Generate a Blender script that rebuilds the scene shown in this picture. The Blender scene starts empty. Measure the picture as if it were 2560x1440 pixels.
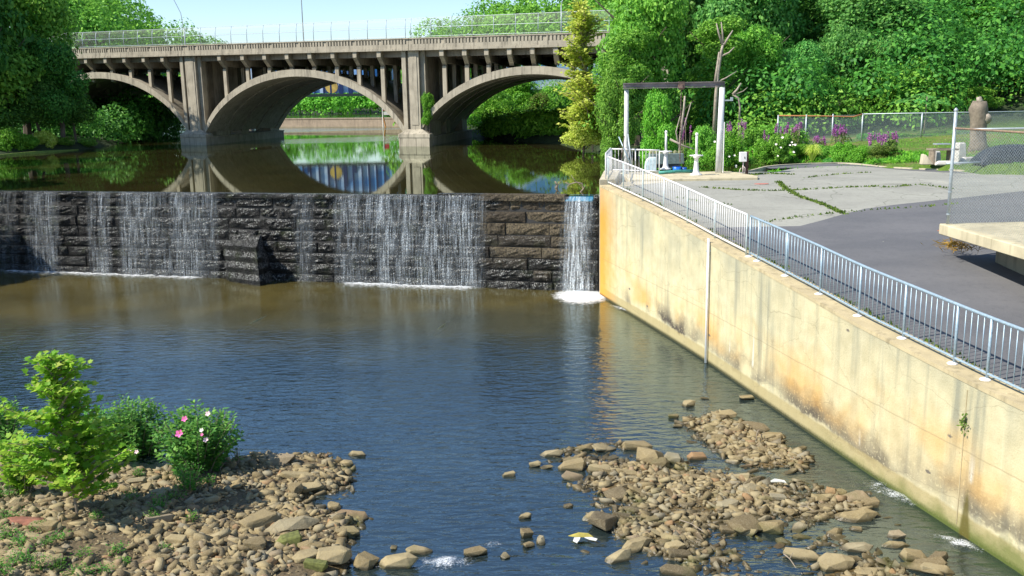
import bpy, bmesh, math, random
import numpy as np
from mathutils import Vector, noise
R_ = math.radians
SC = bpy.context.scene
COL = SC.collection
random.seed(7)
# ------------------------------------------------------------------ camera
F_PX = 2320.0; PITCH = R_(11.3); ROLL = R_(1.04); CAMZ = 7.7
_F = np.array([0, math.cos(PITCH), -math.sin(PITCH)])
_U0 = np.array([0, math.sin(PITCH), math.cos(PITCH)]); _R0 = np.array([1.0, 0, 0])
_R = math.cos(ROLL)*_R0 - math.sin(ROLL)*_U0
_U = math.cos(ROLL)*_U0 + math.sin(ROLL)*_R0
CAM = np.array([0, 0, CAMZ])
cd = bpy.data.cameras.new('camera'); cam = bpy.data.objects.new('camera', cd); COL.objects.link(cam)
from mathutils import Matrix
M = Matrix(((_R[0], _U[0], -_F[0], 0), (_R[1], _U[1], -_F[1], 0), (_R[2], _U[2], -_F[2], CAMZ), (0, 0, 0, 1)))
cam.matrix_world = M
cd.sensor_width = 36; cd.lens = 36*F_PX/2560; cd.clip_end = 4000; cd.clip_start = 0.1
SC.camera = cam
def ray(x, y): return _F + _R*(x-1280)/F_PX - _U*(y-720)/F_PX
def at(x, y, z):
    d = ray(x, y); return CAM + d*((z-CAMZ)/d[2])
def aty(x, y, Y):
    d = ray(x, y); return CAM + d*(Y/d[1])
# ------------------------------------------------------------------ world + sun
SUN_AZ = np.array([-0.93, -0.36]); SUN_EL = R_(46)
wd = bpy.data.worlds.new("World"); SC.world = wd; wd.use_nodes = True
nt = wd.node_tree
sky = nt.nodes.new('ShaderNodeTexSky'); sky.sky_type = 'NISHITA'; sky.sun_disc = False
sky.sun_elevation = SUN_EL
sky.sun_rotation = math.atan2(SUN_AZ[0], SUN_AZ[1])
sky.air_density = 1.0; sky.dust_density = 0.05; sky.ozone_density = 3.5
bg = nt.nodes['Background']; bg.inputs[1].default_value = 0.13
nt.links.new(sky.outputs[0], bg.inputs[0])
ld = bpy.data.lights.new('sun', 'SUN'); ld.energy = 5.0; ld.angle = R_(0.5); ld.color = (1, 0.94, 0.84)
sun = bpy.data.objects.new('sun', ld); COL.objects.link(sun)
sv = Vector((SUN_AZ[0]*math.cos(SUN_EL), SUN_AZ[1]*math.cos(SUN_EL), math.sin(SUN_EL)))
sun.rotation_euler = sv.to_track_quat('Z', 'Y').to_euler(); sun.location = (-40, -20, 60)
SC.view_settings.view_transform = 'Standard'; SC.view_settings.look = 'None'
SC.view_settings.exposure = 0.55; SC.view_settings.gamma = 1
SC.render.engine = 'CYCLES'
SC.cycles.max_bounces = 8; SC.cycles.transparent_max_bounces = 24
SC.cycles.use_denoising = True
# ------------------------------------------------------------------ tagging / mesh helpers
def tag(o, label=None, cat=None, group=None, kind=None):
    if label: o['label'] = label
    if cat: o['category'] = cat
    if group: o['group'] = group
    if kind: o['kind'] = kind
    return o
def empty(name, loc, label=None, cat=None, group=None):
    o = bpy.data.objects.new(name, None); COL.objects.link(o); o.location = [float(v) for v in loc]
    o.empty_display_size = 0.2
    return tag(o, label, cat, group)
def link_mesh(name, me, mat, parent=None, loc=None):
    o = bpy.data.objects.new(name, me); COL.objects.link(o)
    if mat: me.materials.append(mat)
    if parent is not None: o.parent = parent
    if loc is not None: o.location = [float(v) for v in loc]
    return o
def wloc(o):
    v = Vector((0, 0, 0))
    while o is not None:
        v += o.location; o = o.parent
    return v
def mesh_np(name, verts, faces, mat, parent=None, smooth=False, world=True, origin=None, uv=None):
    """verts (N,3) world coordinates; faces list/array."""
    verts = np.asarray(verts, dtype=np.float64)
    if world:
        if parent is not None: o0 = np.array(wloc(parent)); loc = (0, 0, 0)
        else:
            o0 = np.array([verts[:, 0].mean(), verts[:, 1].mean(), verts[:, 2].min()]) if origin is None else np.array(origin)
            loc = o0
        verts = verts - o0
    else: loc = (0, 0, 0)
    me = bpy.data.meshes.new(name)
    if isinstance(faces, np.ndarray):
        n, k = faces.shape
        me.vertices.add(len(verts)); me.vertices.foreach_set('co', verts.astype(np.float32).ravel())
        me.loops.add(n*k); me.loops.foreach_set('vertex_index', faces.astype(np.int32).ravel())
        me.polygons.add(n); me.polygons.foreach_set('loop_start', np.arange(0, n*k, k, dtype=np.int32))
        me.update(calc_edges=True); me.validate()
    else:
        me.from_pydata([tuple(map(float, v)) for v in verts], [], faces); me.update()
    if smooth: me.polygons.foreach_set('use_smooth', [True]*len(me.polygons))
    if uv is not None:
        l = me.uv_layers.new(name='UVMap'); uv = np.asarray(uv, dtype=np.float32)
        vi = np.empty(len(me.loops), dtype=np.int32); me.loops.foreach_get('vertex_index', vi)
        l.data.foreach_set('uv', uv[vi].ravel())
    return link_mesh(name, me, mat, parent, loc)
class MB:
    def __init__(s): s.v = []; s.f = []
    def add(s, vs, fs):
        b = len(s.v); s.v += [tuple(map(float, v)) for v in vs]; s.f += [tuple(i+b for i in f) for f in fs]; return s
    def box(s, c, d, rz=0.0, taper=1.0):
        x, y, z = d[0]/2, d[1]/2, d[2]/2; ca, sa = math.cos(rz), math.sin(rz); vs = []
        for k, t in ((-1, 1.0), (1, taper)):
            for i, j in ((-1, -1), (1, -1), (1, 1), (-1, 1)):
                px, py = i*x*t, j*y*t
                vs.append((c[0]+px*ca-py*sa, c[1]+px*sa+py*ca, c[2]+k*z))
        return s.add(vs, [(3, 2, 1, 0), (4, 5, 6, 7), (0, 1, 5, 4), (1, 2, 6, 5), (2, 3, 7, 6), (3, 0, 4, 7)])
    def hexa(s, vs): # 8 verts: bottom 4 ccw, top 4 ccw
        return s.add(vs, [(3, 2, 1, 0), (4, 5, 6, 7), (0, 1, 5, 4), (1, 2, 6, 5), (2, 3, 7, 6), (3, 0, 4, 7)])
    def tube(s, pts, rad, n=8, cap=True):
        pts = [Vector(map(float, p)) for p in pts]
        if not hasattr(rad, '__len__'): rad = [rad]*len(pts)
        rings = []; up = None
        for i, p in enumerate(pts):
            d = (pts[min(i+1, len(pts)-1)]-pts[max(i-1, 0)])
            if d.length < 1e-9: d = Vector((0, 0, 1))
            d.normalize()
            if up is None:
                up = Vector((0, 0, 1)) if abs(d.z) < .9 else Vector((1, 0, 0))
            a = d.cross(up).normalized(); b = a.cross(d).normalized(); up = b
            rings.append([p+(a*math.cos(2*math.pi*k/n)+b*math.sin(2*math.pi*k/n))*rad[i] for k in range(n)])
        vs = [v for r in rings for v in r]; fs = []
        for i in range(len(pts)-1):
            for k in range(n):
                fs.append((i*n+k, i*n+(k+1) % n, (i+1)*n+(k+1) % n, (i+1)*n+k))
        if cap: fs.append(tuple(range(n))[::-1]); fs.append(tuple((len(pts)-1)*n+k for k in range(n)))
        return s.add(vs, fs)
    def prism(s, poly, z0, z1):
        n = len(poly); vs = [(p[0], p[1], z0 if not hasattr(z0, '__len__') else z0[i]) for i, p in enumerate(poly)]
        vs += [(p[0], p[1], z1 if not hasattr(z1, '__len__') else z1[i]) for i, p in enumerate(poly)]
        fs = [tuple(range(n))[::-1], tuple(range(n, 2*n))]+[(i, (i+1) % n, n+(i+1) % n, n+i) for i in range(n)]
        return s.add(vs, fs)
    def lathe(s, c, prof, n=14):
        vs = []; fs = []
        for r, z in prof:
            for k in range(n): a = 2*math.pi*k/n; vs.append((c[0]+r*math.cos(a), c[1]+r*math.sin(a), c[2]+z))
        for i in range(len(prof)-1):
            for k in range(n): fs.append((i*n+k, i*n+(k+1) % n, (i+1)*n+(k+1) % n, (i+1)*n+k))
        fs.append(tuple(range(n))[::-1]); fs.append(tuple((len(prof)-1)*n+k for k in range(n)))
        return s.add(vs, fs)
    def build(s, name, mat, parent=None, smooth=False, world=True, bevel=0, origin=None):
        o = mesh_np(name, s.v, s.f, mat, parent, smooth, world, origin)
        if bevel:
            m = o.modifiers.new('bevel', 'BEVEL'); m.width = bevel; m.segments = 1; m.limit_method = 'ANGLE'
        return o
# ------------------------------------------------------------------ material helpers
class NT:
    def __init__(s, name):
        s.m = bpy.data.materials.new(name); s.m.use_nodes = True; s.t = s.m.node_tree; s.t.nodes.clear()
        s.out = s.t.nodes.new('ShaderNodeOutputMaterial')
    def n(s, typ, inp=None, **kw):
        nd = s.t.nodes.new('ShaderNode'+typ)
        for k, v in kw.items(): setattr(nd, k, v)
        for k, v in (inp or {}).items():
            sock = nd.inputs[k]
            if isinstance(v, bpy.types.NodeSocket): s.t.links.new(v, sock)
            else: sock.default_value = v
        return nd
    def coord(s, which='Object'): return s.n('TexCoord').outputs[which]
    def pos(s): return s.n('NewGeometry').outputs['Position']
    def map(s, vec, scale=(1, 1, 1), loc=(0, 0, 0), rot=(0, 0, 0)):
        return s.n('Mapping', {'Vector': vec, 'Scale': scale, 'Location': loc, 'Rotation': rot}).outputs[0]
    def noise(s, vec, scale=5, detail=4, rough=.55, dist=0):
        return s.n('TexNoise', {'Vector': vec, 'Scale': scale, 'Detail': detail, 'Roughness': rough, 'Distortion': dist}).outputs['Fac']
    def ramp(s, fac, stops, interp='LINEAR'):
        r = s.n('ValToRGB', {'Fac': fac}); cr = r.color_ramp; cr.interpolation = interp
        while len(cr.elements) < len(stops): cr.elements.new(.5)
        for e, (p, c) in zip(cr.elements, stops):
            e.position = p; e.color = (*c, 1) if hasattr(c, '__len__') else (c, c, c, 1)
        return r.outputs[0]
    def mix(s, fac, a, b, bt='MIX'):
        nd = s.n('MixRGB', {'Fac': fac}, blend_type=bt)
        for k, v in (('Color1', a), ('Color2', b)):
            if isinstance(v, bpy.types.NodeSocket): s.t.links.new(v, nd.inputs[k])
            else: nd.inputs[k].default_value = (*v, 1)
        return nd.outputs[0]
    def math(s, op, a, b=0.0, c=None, clamp=False):
        nd = s.n('Math', operation=op, use_clamp=clamp)
        for i, v in enumerate((a, b) + ((c,) if c is not None else ())):
            if isinstance(v, bpy.types.NodeSocket): s.t.links.new(v, nd.inputs[i])
            else: nd.inputs[i].default_value = v
        return nd.outputs[0]
    def mapr(s, v, a, b, c=0.0, d=1.0):
        return s.n('MapRange', {'Value': v, 'From Min': a, 'From Max': b, 'To Min': c, 'To Max': d}).outputs[0]
    def bump(s, h, strength=.5, dist=.05, normal=None):
        i = {'Height': h, 'Strength': strength, 'Distance': dist}
        if normal is not None: i['Normal'] = normal
        return s.n('Bump', i).outputs[0]
    def pbsdf(s, color, rough=.7, spec=.5, metal=0, normal=None):
        i = {'Roughness': rough, 'Specular IOR Level': spec, 'Metallic': metal}
        i['Base Color'] = color if isinstance(color, bpy.types.NodeSocket) else (*color, 1)
        if normal is not None: i['Normal'] = normal
        return s.n('BsdfPrincipled', i).outputs[0]
    def done(s, shader, disp=None):
        s.t.links.new(shader, s.out.inputs['Surface']); return s.m
def plain(name, col, rough=.6, metal=0, var=.25, scale=6, bump=.15, spec=.5):
    a = NT(name); p = a.coord(); n1 = a.noise(p, scale, 5); n2 = a.noise(p, scale*9, 3)
    c = a.mix(a.mapr(n1, .3, .7), tuple(v*(1-var) for v in col), tuple(min(1, v*(1+var)) for v in col))
    return a.done(a.pbsdf(c, rough, spec, metal, a.bump(n2, bump, .01)))
def foliage(name, cols, transl=.35, var=1.0):
    a = NT(name); g = a.n('NewGeometry'); rnd = g.outputs['Random Per Island']
    c = a.ramp(rnd, [(i/(len(cols)-1), col) for i, col in enumerate(cols)])
    ob = a.n('ObjectInfo').outputs['Random']
    h = a.n('HueSaturation', {'Color': c, 'Hue': a.mapr(ob, 0, 1, .487, .513), 'Value': a.mapr(ob, 0, 1, .82, 1.2)})
    c = h.outputs[0]
    d = a.pbsdf(c, .55, .25)
    t = a.n('BsdfTranslucent', {'Color': a.mix(.5, c, tuple(min(1, v*1.5) for v in cols[len(cols)//2]))}).outputs[0]
    return a.done(a.n('MixShader', {0: transl, 1: d, 2: t}).outputs[0])
# ------------------------------------------------------------------ key lines of the place
POND = 3.86
WALL = [(3.55, 36.72, 4.45), (4.07, 34.29, 4.29), (4.55, 32.28, 4.13), (5.20, 29.38, 3.89), (5.76, 26.72, 3.63), (6.32, 23.59, 3.43), (6.79, 20.99, 3.24),
        (7.12, 19.21, 3.07), (7.41, 17.71, 2.99), (7.68, 16.46, 2.90), (7.92, 15.37, 2.82), (8.24, 13.86, 2.76), (8.6, 11.9, 2.7), (9.3, 8.0, 2.6)]
WX = np.array([w[0] for w in WALL]); WY = np.array([w[1] for w in WALL]); WZ = np.array([w[2] for w in WALL])
def wallx(y): return np.interp(y, WY[::-1], WX[::-1])
def wallz(y): return np.interp(y, WY[::-1], WZ[::-1])
def lotz(y): return wallz(y) - 0.05
def damy(x): return 45.93 + (x+25.17)*(37.9-45.93)/28.83
POND_POLY = [(-70, 59), (-36, 49.2), (3.9, 38.4), (4.4, 41.9), (5.2, 42.3), (9.9, 42.3), (10.6, 41.8), (12.8, 45.0), (16, 45.8), (18, 47), (19.6, 49.5), (19, 52), (17.5, 54.5), (15.5, 57), (12.5, 60), (10, 62.5), (7.6, 66), (6.8, 72), (7.3, 79.5), (2, 92),
             (-3.3, 105.5), (-9, 130), (-15, 165), (-16, 190), (0, 260), (60, 330), (60, 462), (-120, 470), (-115, 330), (-75, 190), (-55, 150), (-46, 112), (-42, 95), (-46, 84.7), (-38, 60), (-36, 52), (-70, 62)]
POOL_POLY = [(-26.5, 50), (3.8, 38), (3.9, 36), (5.6, 27), (7, 20.5), (8.3, 13), (9.5, 6), (9.5, -12), (-8, -12), (-9, 10), (-10, 14), (-13, 17), (-24, 20), (-26, 30)]
FE0 = np.array(sorted([tuple(at(x, y, 4.4)[:2]) for x, y in [(1700, 432), (1800, 431), (1870, 431), (1915, 419), (1950, 415), (2030, 411), (2100, 409), (2150, 412), (2220, 420), (2320, 425), (2420, 429), (2480, 436), (2560, 440)]]+[(42, 36.5)]))
def fary0(X): return np.interp(X, FE0[:, 0], FE0[:, 1])
def pip(X, Y, poly):
    ins = np.zeros(X.shape, bool); n = len(poly)
    for i in range(n):
        x0, y0 = poly[i]; x1, y1 = poly[(i+1) % n]
        if y0 == y1: continue
        c = ((y0 > Y) != (y1 > Y)) & (X < (x1-x0)*(Y-y0)/(y1-y0)+x0); ins ^= c
    return ins
def sdist(X, Y, poly):
    d = np.full(X.shape, 1e9); n = len(poly)
    for i in range(n):
        x0, y0 = poly[i]; x1, y1 = poly[(i+1) % n]; dx, dy = x1-x0, y1-y0
        t = np.clip(((X-x0)*dx+(Y-y0)*dy)/(dx*dx+dy*dy+1e-12), 0, 1)
        d = np.minimum(d, np.hypot(X-x0-t*dx, Y-y0-t*dy))
    return np.where(pip(X, Y, poly), -d, d)
def pxpoly(pts, z=0.05): return [tuple(at(x, y, z)[:2]) for x, y in pts]
LEFT_BAR = [(-30, 20.5), (-14, 19.3)] + pxpoly([(60, 1120), (300, 1165), (420, 1165), (520, 1165), (590, 1145), (655, 1128), (720, 1132), (800, 1128), (878, 1150), (890, 1200), (860, 1222), (780, 1240),
                     (770, 1270), (870, 1275), (905, 1300), (880, 1340), (900, 1400), (850, 1445)]) + [(-2.4, 11), (-2.4, -12), (-40, -12)]
RIGHT_BAR = pxpoly([(1365, 1128), (1450, 1103), (1590, 1100), (1650, 1112), (1715, 1150), (1790, 1190), (1900, 1200), (2000, 1195), (2090, 1225), (2175, 1235), (2160, 1270), (2050, 1300),
                      (1990, 1330), (2150, 1350), (2250, 1400), (2290, 1445)]) + [(5.2, 12.6), (2.2, 12.6)] + pxpoly([(1740, 1445), (1700, 1400), (1600, 1380), (1545, 1330), (1480, 1290), (1500, 1250), (1430, 1215), (1480, 1180), (1400, 1150)])
SHALLOW = pxpoly([(1640, 1090), (1740, 1100), (1900, 1175), (2060, 1190), (2200, 1230), (2280, 1330), (2400, 1445), (1560, 1445), (1560, 1390)])
UPPER_BAR = pxpoly([(1690, 1052), (1790, 1022), (1850, 1048), (1950, 1090), (2045, 1150), (2000, 1172), (1880, 1160), (1760, 1105)])
def fbm(X, Y, s, seed=0):
    r = np.zeros(X.shape); rs = np.random.RandomState(seed)
    for o in range(5):
        for _ in range(3):
            a = rs.uniform(0, 6.28); ph = rs.uniform(0, 6.28); k = s*2**o*rs.uniform(.8, 1.25)
            r += np.sin((X*math.cos(a)+Y*math.sin(a))*k+ph)/2**o/3
    return r
def height(X, Y):
    X = np.asarray(X, float); Y = np.asarray(Y, float)
    dp = sdist(X, Y, POND_POLY); dl = sdist(X, Y, POOL_POLY)
    # upper country
    rise = np.clip(dp, 0, 1.2)*0.55 + np.clip(dp-1.2, 0, 12)*0.05
    left = X < -20 + 0*Y
    hl = np.clip(dp-5, 0, 60)*0.30*np.clip((Y-95)/40, 0.10, 1)
    hr = np.clip(dp-13, 0, 70)*0.32*np.clip((Y-60)/18, 0, 1)
    up = POND + rise + np.where(left, hl, hr) + fbm(X, Y, .25, 3)*.10*np.clip(dp/4, 0, 1)
    up = np.where(dp < 0, POND + np.clip(dp*0.3, -1.6, 0), up)
    # lower country
    e = np.clip(-dl*0.2, 0, .75)
    lo = -0.15 - e
    lb = -sdist(X, Y, LEFT_BAR); rb = -sdist(X, Y, RIGHT_BAR); ub = -sdist(X, Y, UPPER_BAR)
    n = fbm(X, Y, 1.3, 5)
    zl = -0.30 + np.clip((lb+.8)*.34, 0, .42) + np.clip(lb-.5, 0, 9)*.085 + n*.045
    zr = -0.30 + np.clip((rb+.7)*.36, 0, .300) + n*.07
    zu = -0.30 + np.clip((ub+.7)*.38, 0, .36) + n*.03
    zs = -0.32 + np.clip((-sdist(X, Y, SHALLOW)+.6)*.3, 0, .20) + n*.05
    lo = np.maximum(np.maximum(lo, zs), np.maximum(zl, np.maximum(zr, zu)))
    lo = lo + fbm(X, Y, 2.8, 9)*.03
    lo = np.where((X < -24) & (dl > 0), np.maximum(lo, np.clip(dl*.35, 0, 4.6)), lo)
    dline = damy(X) + 0.9
    z = np.where(Y > dline, up, lo)
    lot = (X > wallx(Y)+0.3) & (dp > -0.0) & (Y <= dline+60) & (X > 3.9)
    near = (Y < fary0(X)+.1)
    z = np.where(lot & near & (X > 3.9), lotz(Y)-0.25 + 0*X, z)
    z = np.where((Y < 38.6) & (X > wallx(Y)+.3), lotz(Y)-0.25, z)
    return z
def hz(x, y): return float(height(np.array([x]), np.array([y]))[0])
# ------------------------------------------------------------------ setting materials
def mat_ground():
    a = NT('ground_soil'); p = a.pos(); n1 = a.noise(p, .35, 6); n2 = a.noise(p, 4, 6); n3 = a.noise(p, 22, 4)
    z = a.n('SeparateXYZ', {0: p}).outputs[2]
    gr = a.mix(a.mapr(n2, .35, .65), (.055, .115, .012), (.12, .20, .02))
    gr = a.mix(a.mapr(n1, .5, .68), gr, (.20, .17, .06))
    v = a.n('TexVoronoi', {'Vector': p, 'Scale': 11.0, 'Randomness': 1.0}); 
    gv = a.mix(a.mapr(n3, .3, .7), (.075, .052, .027), (.17, .125, .065))
    gv = a.mix(a.n('SeparateColor', {0: v.outputs['Color']}).outputs[0], gv, (.13, .10, .055))
    wet = a.mapr(z, .03, .12)
    gv = a.mix(wet, a.mix(a.mapr(z, -.62, -.25), (.020, .019, .014), a.mix(a.mapr(n3, .35, .65), (.085, .058, .022), (.16, .115, .05))), gv)
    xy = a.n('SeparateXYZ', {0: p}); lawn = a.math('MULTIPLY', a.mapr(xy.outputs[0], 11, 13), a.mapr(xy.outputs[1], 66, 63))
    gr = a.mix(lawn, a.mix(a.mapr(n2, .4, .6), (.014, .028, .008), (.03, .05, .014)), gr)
    c = a.mix(a.mapr(z, 2.0, 2.6), gv, gr)
    b = a.bump(v.outputs['Distance'], .5, .05, a.bump(n3, .6, .04))
    return a.done(a.pbsdf(c, a.mapr(z, .0, .1, .35, .9), .4, 0, b))
def mat_water(name, murk, tint, transp, ior, layers, rough=.02, turbid=None, gcol=(.95, .97, 1)):
    """layers: list of (scale vec, noise scale, strength, distance, mask socket fn or None)"""
    a = NT(name); p = a.pos(); nrm = None
    for (sc, ns, st, di, rot, msk) in layers:
        h = a.noise(a.map(p, sc, (0, 0, 0), (0, 0, rot)), ns, 3, .5, .4)
        if msk is not None: st = a.math('MULTIPLY', msk(a, p), st)
        nrm = a.bump(h, st, di, nrm)
    tm = None if turbid is None else turbid(a, p)
    if tm is not None: rough = a.mapr(tm, 0, 1, rough, .13)
    fr = a.n('Fresnel', {'IOR': ior, 'Normal': nrm}).outputs[0]
    gl = a.n('BsdfGlossy', {'Roughness': rough, 'Normal': nrm, 'Color': (*gcol, 1)}).outputs[0]
    n1 = a.noise(p, .35, 4)
    mc = a.mix(a.mapr(n1, .35, .65), murk, tuple(v*1.5 for v in murk))
    if tm is not None:
        mc = a.mix(tm, mc, a.mix(a.mapr(n1, .35, .65), (.062, .050, .014), (.10, .08, .024))); transp = a.math('MULTIPLY', a.math('SUBTRACT', 1.0, tm), transp)
    df = a.n('BsdfDiffuse', {'Color': mc}).outputs[0]
    tr = a.n('BsdfTransparent', {'Color': (*tint, 1)}).outputs[0]
    base = a.n('MixShader', {0: transp, 1: df, 2: tr}).outputs[0]
    return a.done(a.n('MixShader', {0: fr, 1: base, 2: gl}).outputs[0])
M_ground = mat_ground()
def near_mask(a, p):   # waves fade toward the sheltered water under the dam
    y = a.n('SeparateXYZ', {0: p}).outputs[1]
    return a.mapr(y, 36, 26, .12, 1)
M_pool = mat_water('river_water', (.036, .056, .056), (.78, .64, .38), .66, 2.75,  # blue in the murk colour stands in for reflected sky
                   [((1, 2.6, 1), 1.9, .60, .08, R_(12), near_mask), ((1, 1.6, 1), 6.5, .4, .012, R_(-12), near_mask), ((1, 1, 1), .7, .22, .10, 0, near_mask)], .02, lambda a, p: a.mapr(a.math('ADD', a.n('SeparateXYZ', {0: p}).outputs[1], a.math('MULTIPLY', a.noise(p, .3, 3), 5)), 29, 38), (.78, .93, 1.0))
def breeze(a, p):
    y = a.n('SeparateXYZ', {0: a.map(p, (1, 1, 1), (0, 0, 0), (0, 0, R_(0)))})
    yy = a.math('ADD', y.outputs[1], a.math('MULTIPLY', y.outputs[0], -.42))
    yy = a.math('ADD', yy, a.math('MULTIPLY', a.noise(p, .05, 2), 7))
    r1 = a.math('MULTIPLY', a.mapr(yy, 108, 113), a.mapr(yy, 131, 125))
    r2 = a.math('MULTIPLY', a.mapr(yy, 158, 162), a.mapr(yy, 194, 190))
    r3 = a.mapr(yy, 203, 209)
    return a.math('ADD', a.math('MAXIMUM', a.math('MULTIPLY', r1, .14), a.math('MULTIPLY', a.math('MAXIMUM', r2, r3), .45)), .006, clamp=True)
M_pond = mat_water('pond_water', (.032, .028, .009), (.5, .4, .2), .12, 2.15,
                   [((1, 1, 1), 5.0, .9, .06, 0, breeze), ((1, 2.5, 1), .8, .02, .04, R_(10), None), ((1, 1.2, 1), 4.0, .02, .01, 0, None)], .01, None, (.86, .92, .86))
def mat_concrete(name, col, stain=.5, bump=.3, mossy=0.0):
    a = NT(name); p = a.pos(); n1 = a.noise(p, 1.2, 6); n2 = a.noise(a.map(p, (2.2, 2.2, .22)), 2.2, 5); n3 = a.noise(p, 30, 3)
    c = a.mix(a.mapr(n1, .3, .7), tuple(v*.78 for v in col), tuple(v*1.14 for v in col))
    c = a.mix(a.math('MULTIPLY', a.mapr(n2, .52, .72), stain), c, tuple(v*.38 for v in col))
    c = a.mix(a.math('MULTIPLY', a.mapr(n3, .55, .75), .35), c, tuple(v*.6 for v in col))
    return a.done(a.pbsdf(c, .88, .3, 0, a.bump(n3, bump, .01)))
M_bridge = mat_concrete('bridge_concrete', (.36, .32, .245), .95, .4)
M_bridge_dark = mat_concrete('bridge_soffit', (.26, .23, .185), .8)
M_conc = mat_concrete('pale_concrete', (.52, .46, .33), .45)
M_slab = mat_concrete('cream_concrete', (.56, .49, .32), .55)
M_galv = plain('galvanised_steel', (.42, .47, .49), .45, .35, .12, 14)
M_white = plain('white_paint', (.78, .76, .74), .45, 0, .08, 9, .08)
M_blue_rail = plain('blue_grey_rail', (.34, .44, .50), .42, .3, .16, 20)
M_rust = plain('rusty_steel', (.13, .085, .07), .75, .2, .5, 5)
M_black = plain('black_plastic', (.03, .035, .045), .5, 0, .3, 8)
M_wood = plain('weathered_wood', (.26, .21, .15), .9, 0, .35, 12, .5)
M_bark = plain('bark', (.10, .078, .055), .95, 0, .4, 8, .8)
M_pale_bark = plain('pale_dead_bark', (.33, .28, .22), .95, 0, .35, 6, .8)
# ------------------------------------------------------------------ ground sheet + water
def axis(segs):
    r = []
    for a, b, st in segs: r += list(np.arange(a, b, st))
    return np.array(r+[segs[-1][1]])
gx = axis([(-1200, -400, 100), (-400, -120, 20), (-120, -46, 3), (-46, -14, .8), (-14, 9.8, .2), (9.8, 40, .8), (40, 120, 3), (120, 400, 20), (400, 1200, 100)])
gy = axis([(-300, -20, 20), (-20, 8, 1.5), (8, 26, .2), (26, 37, .5), (37, 47, .25), (47, 62, .6), (62, 130, 2), (130, 500, 10), (500, 2500, 200)])
GX, GY = np.meshgrid(gx, gy); GZ = height(GX, GY)
nx, ny = len(gx), len(gy)
idx = np.arange(nx*ny).reshape(ny, nx)
fc = np.stack([idx[:-1, :-1], idx[:-1, 1:], idx[1:, 1:], idx[1:, :-1]], -1).reshape(-1, 4)
tag(mesh_np('ground', np.stack([GX, GY, GZ], -1).reshape(-1, 3), fc, M_ground, smooth=True, origin=(0, 0, 0)), kind='structure')
def flat(name, poly, z, mat, label=None):
    o = mesh_np(name, [(p[0], p[1], z) for p in poly], [tuple(range(len(poly)))], mat, origin=(0, 30, z)); tag(o, label, kind='structure'); return o
pd = [(-60, damy(-60)+.45), (3.9, damy(3.9)+.45), (4.5, 38.9), (4.9, 42.1), (9.95, 41.95), (10.6, 41.5), (12.8, 44.8), (16, 45.5), (18.5, 46.5), (26, 55), (70, 62), (70, 500), (-200, 500), (-200, 84)]
flat('pond', pd, POND, M_pond)
flat('river', [(-60, damy(-60)-.2), (-25.17, 45.7), (3.66, 37.65), (6, 37), (11, 10), (12, -30), (-60, -30)][::-1], 0.0, M_pool)
# ------------------------------------------------------------------ masonry dam
def mat_stone():
    a = NT('wet_dark_stone'); p = a.pos(); x = a.n('SeparateXYZ', {0: p}); g = a.n('NewGeometry').outputs['Random Per Island']
    n1 = a.noise(p, 1.5, 5); n2 = a.noise(p, 14, 5); n3 = a.noise(p, 40, 3)
    wetc = a.mix(a.mapr(n2, .35, .7), (.003, .003, .003), (.018, .016, .012))
    wetc = a.mix(a.math('MULTIPLY', a.mapr(n1, .56, .7), .6), wetc, (.035, .045, .010))
    dryc = a.mix(g, (.10, .080, .055), (.23, .185, .115)); dryc = a.mix(a.mapr(n2, .35, .65), dryc, (.055, .045, .035))
    dx = a.math('ADD', x.outputs[0], a.math('MULTIPLY', a.math('SUBTRACT', n1, .5), 3.5))
    zt = a.mapr(a.math('ADD', x.outputs[2], a.math('MULTIPLY', g, 1.2)), 1.3, 3.0)
    dry = a.math('MULTIPLY', a.math('MULTIPLY', a.mapr(dx, -1.4, -.6), a.mapr(dx, 2.8, 2.2)), zt)
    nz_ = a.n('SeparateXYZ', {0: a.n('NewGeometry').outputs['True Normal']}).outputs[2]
    froth_glint = a.math('MULTIPLY', a.mapr(a.noise(a.map(p, (1, 1, .6)), 24, 3, .7), .54, .66), a.math('ADD', a.mapr(nz_, .05, .40, .0, 1.5), .10))
    wetc = a.mix(a.math('MULTIPLY', froth_glint, a.mapr(x.outputs[0], -24, -16, .2, 1)), wetc, (.50, .50, .47))  # white specks on upward faces paint sun sparkle along with wet froth
    c = a.mix(dry, wetc, dryc)
    rough = a.math('ADD', a.mapr(dry, 0, 1, .12, .85), a.math('MULTIPLY', n3, .30))
    b = a.bump(n3, 1.0, .05, a.bump(n2, 1.0, .14))
    sh = a.n('BsdfPrincipled', {'Base Color': c, 'Roughness': rough, 'Specular IOR Level': .25, 'Normal': b, 'Coat Weight': a.mapr(dry, 0, 1, .30, 0), 'Coat Roughness': .10, 'Coat Normal': b}).outputs[0]
    return a.done(sh)
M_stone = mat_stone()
du = np.array([28.83, -8.03]); DL = np.linalg.norm(du); du /= DL; dn = np.array([du[1], -du[0]])   # dn points to the camera side
if dn[1] > 0: dn = -dn
D0 = np.array([-25.17, 45.93])
def damp(s, out, z):
    q = D0+du*s+dn*out; return (q[0], q[1], z)
dam = empty('masonry_dam', (*damp(15, 0, 0),), 'dark wet stone block dam with water running down its courses', 'dam')
core = MB()
core.hexa([damp(-34, .45, -1), damp(30.2, .45, -1), damp(30.2, -1.8, -1), damp(-34, -1.8, -1), damp(-34, -.05, 3.70), damp(30.2, -.05, 3.70), damp(30.2, -1.6, 3.70), damp(-34, -1.6, 3.70)])
M_joint = plain('dark_joint_stone', (.018, .016, .013), .6, 0, .4)
core.build('core', M_joint, dam)
rs = random.Random(3)
blk = MB()
heights = [0, .32, .80, 1.27, 1.74, 2.22, 2.74, 3.22, 3.66]
heights[0] = -.35
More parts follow.
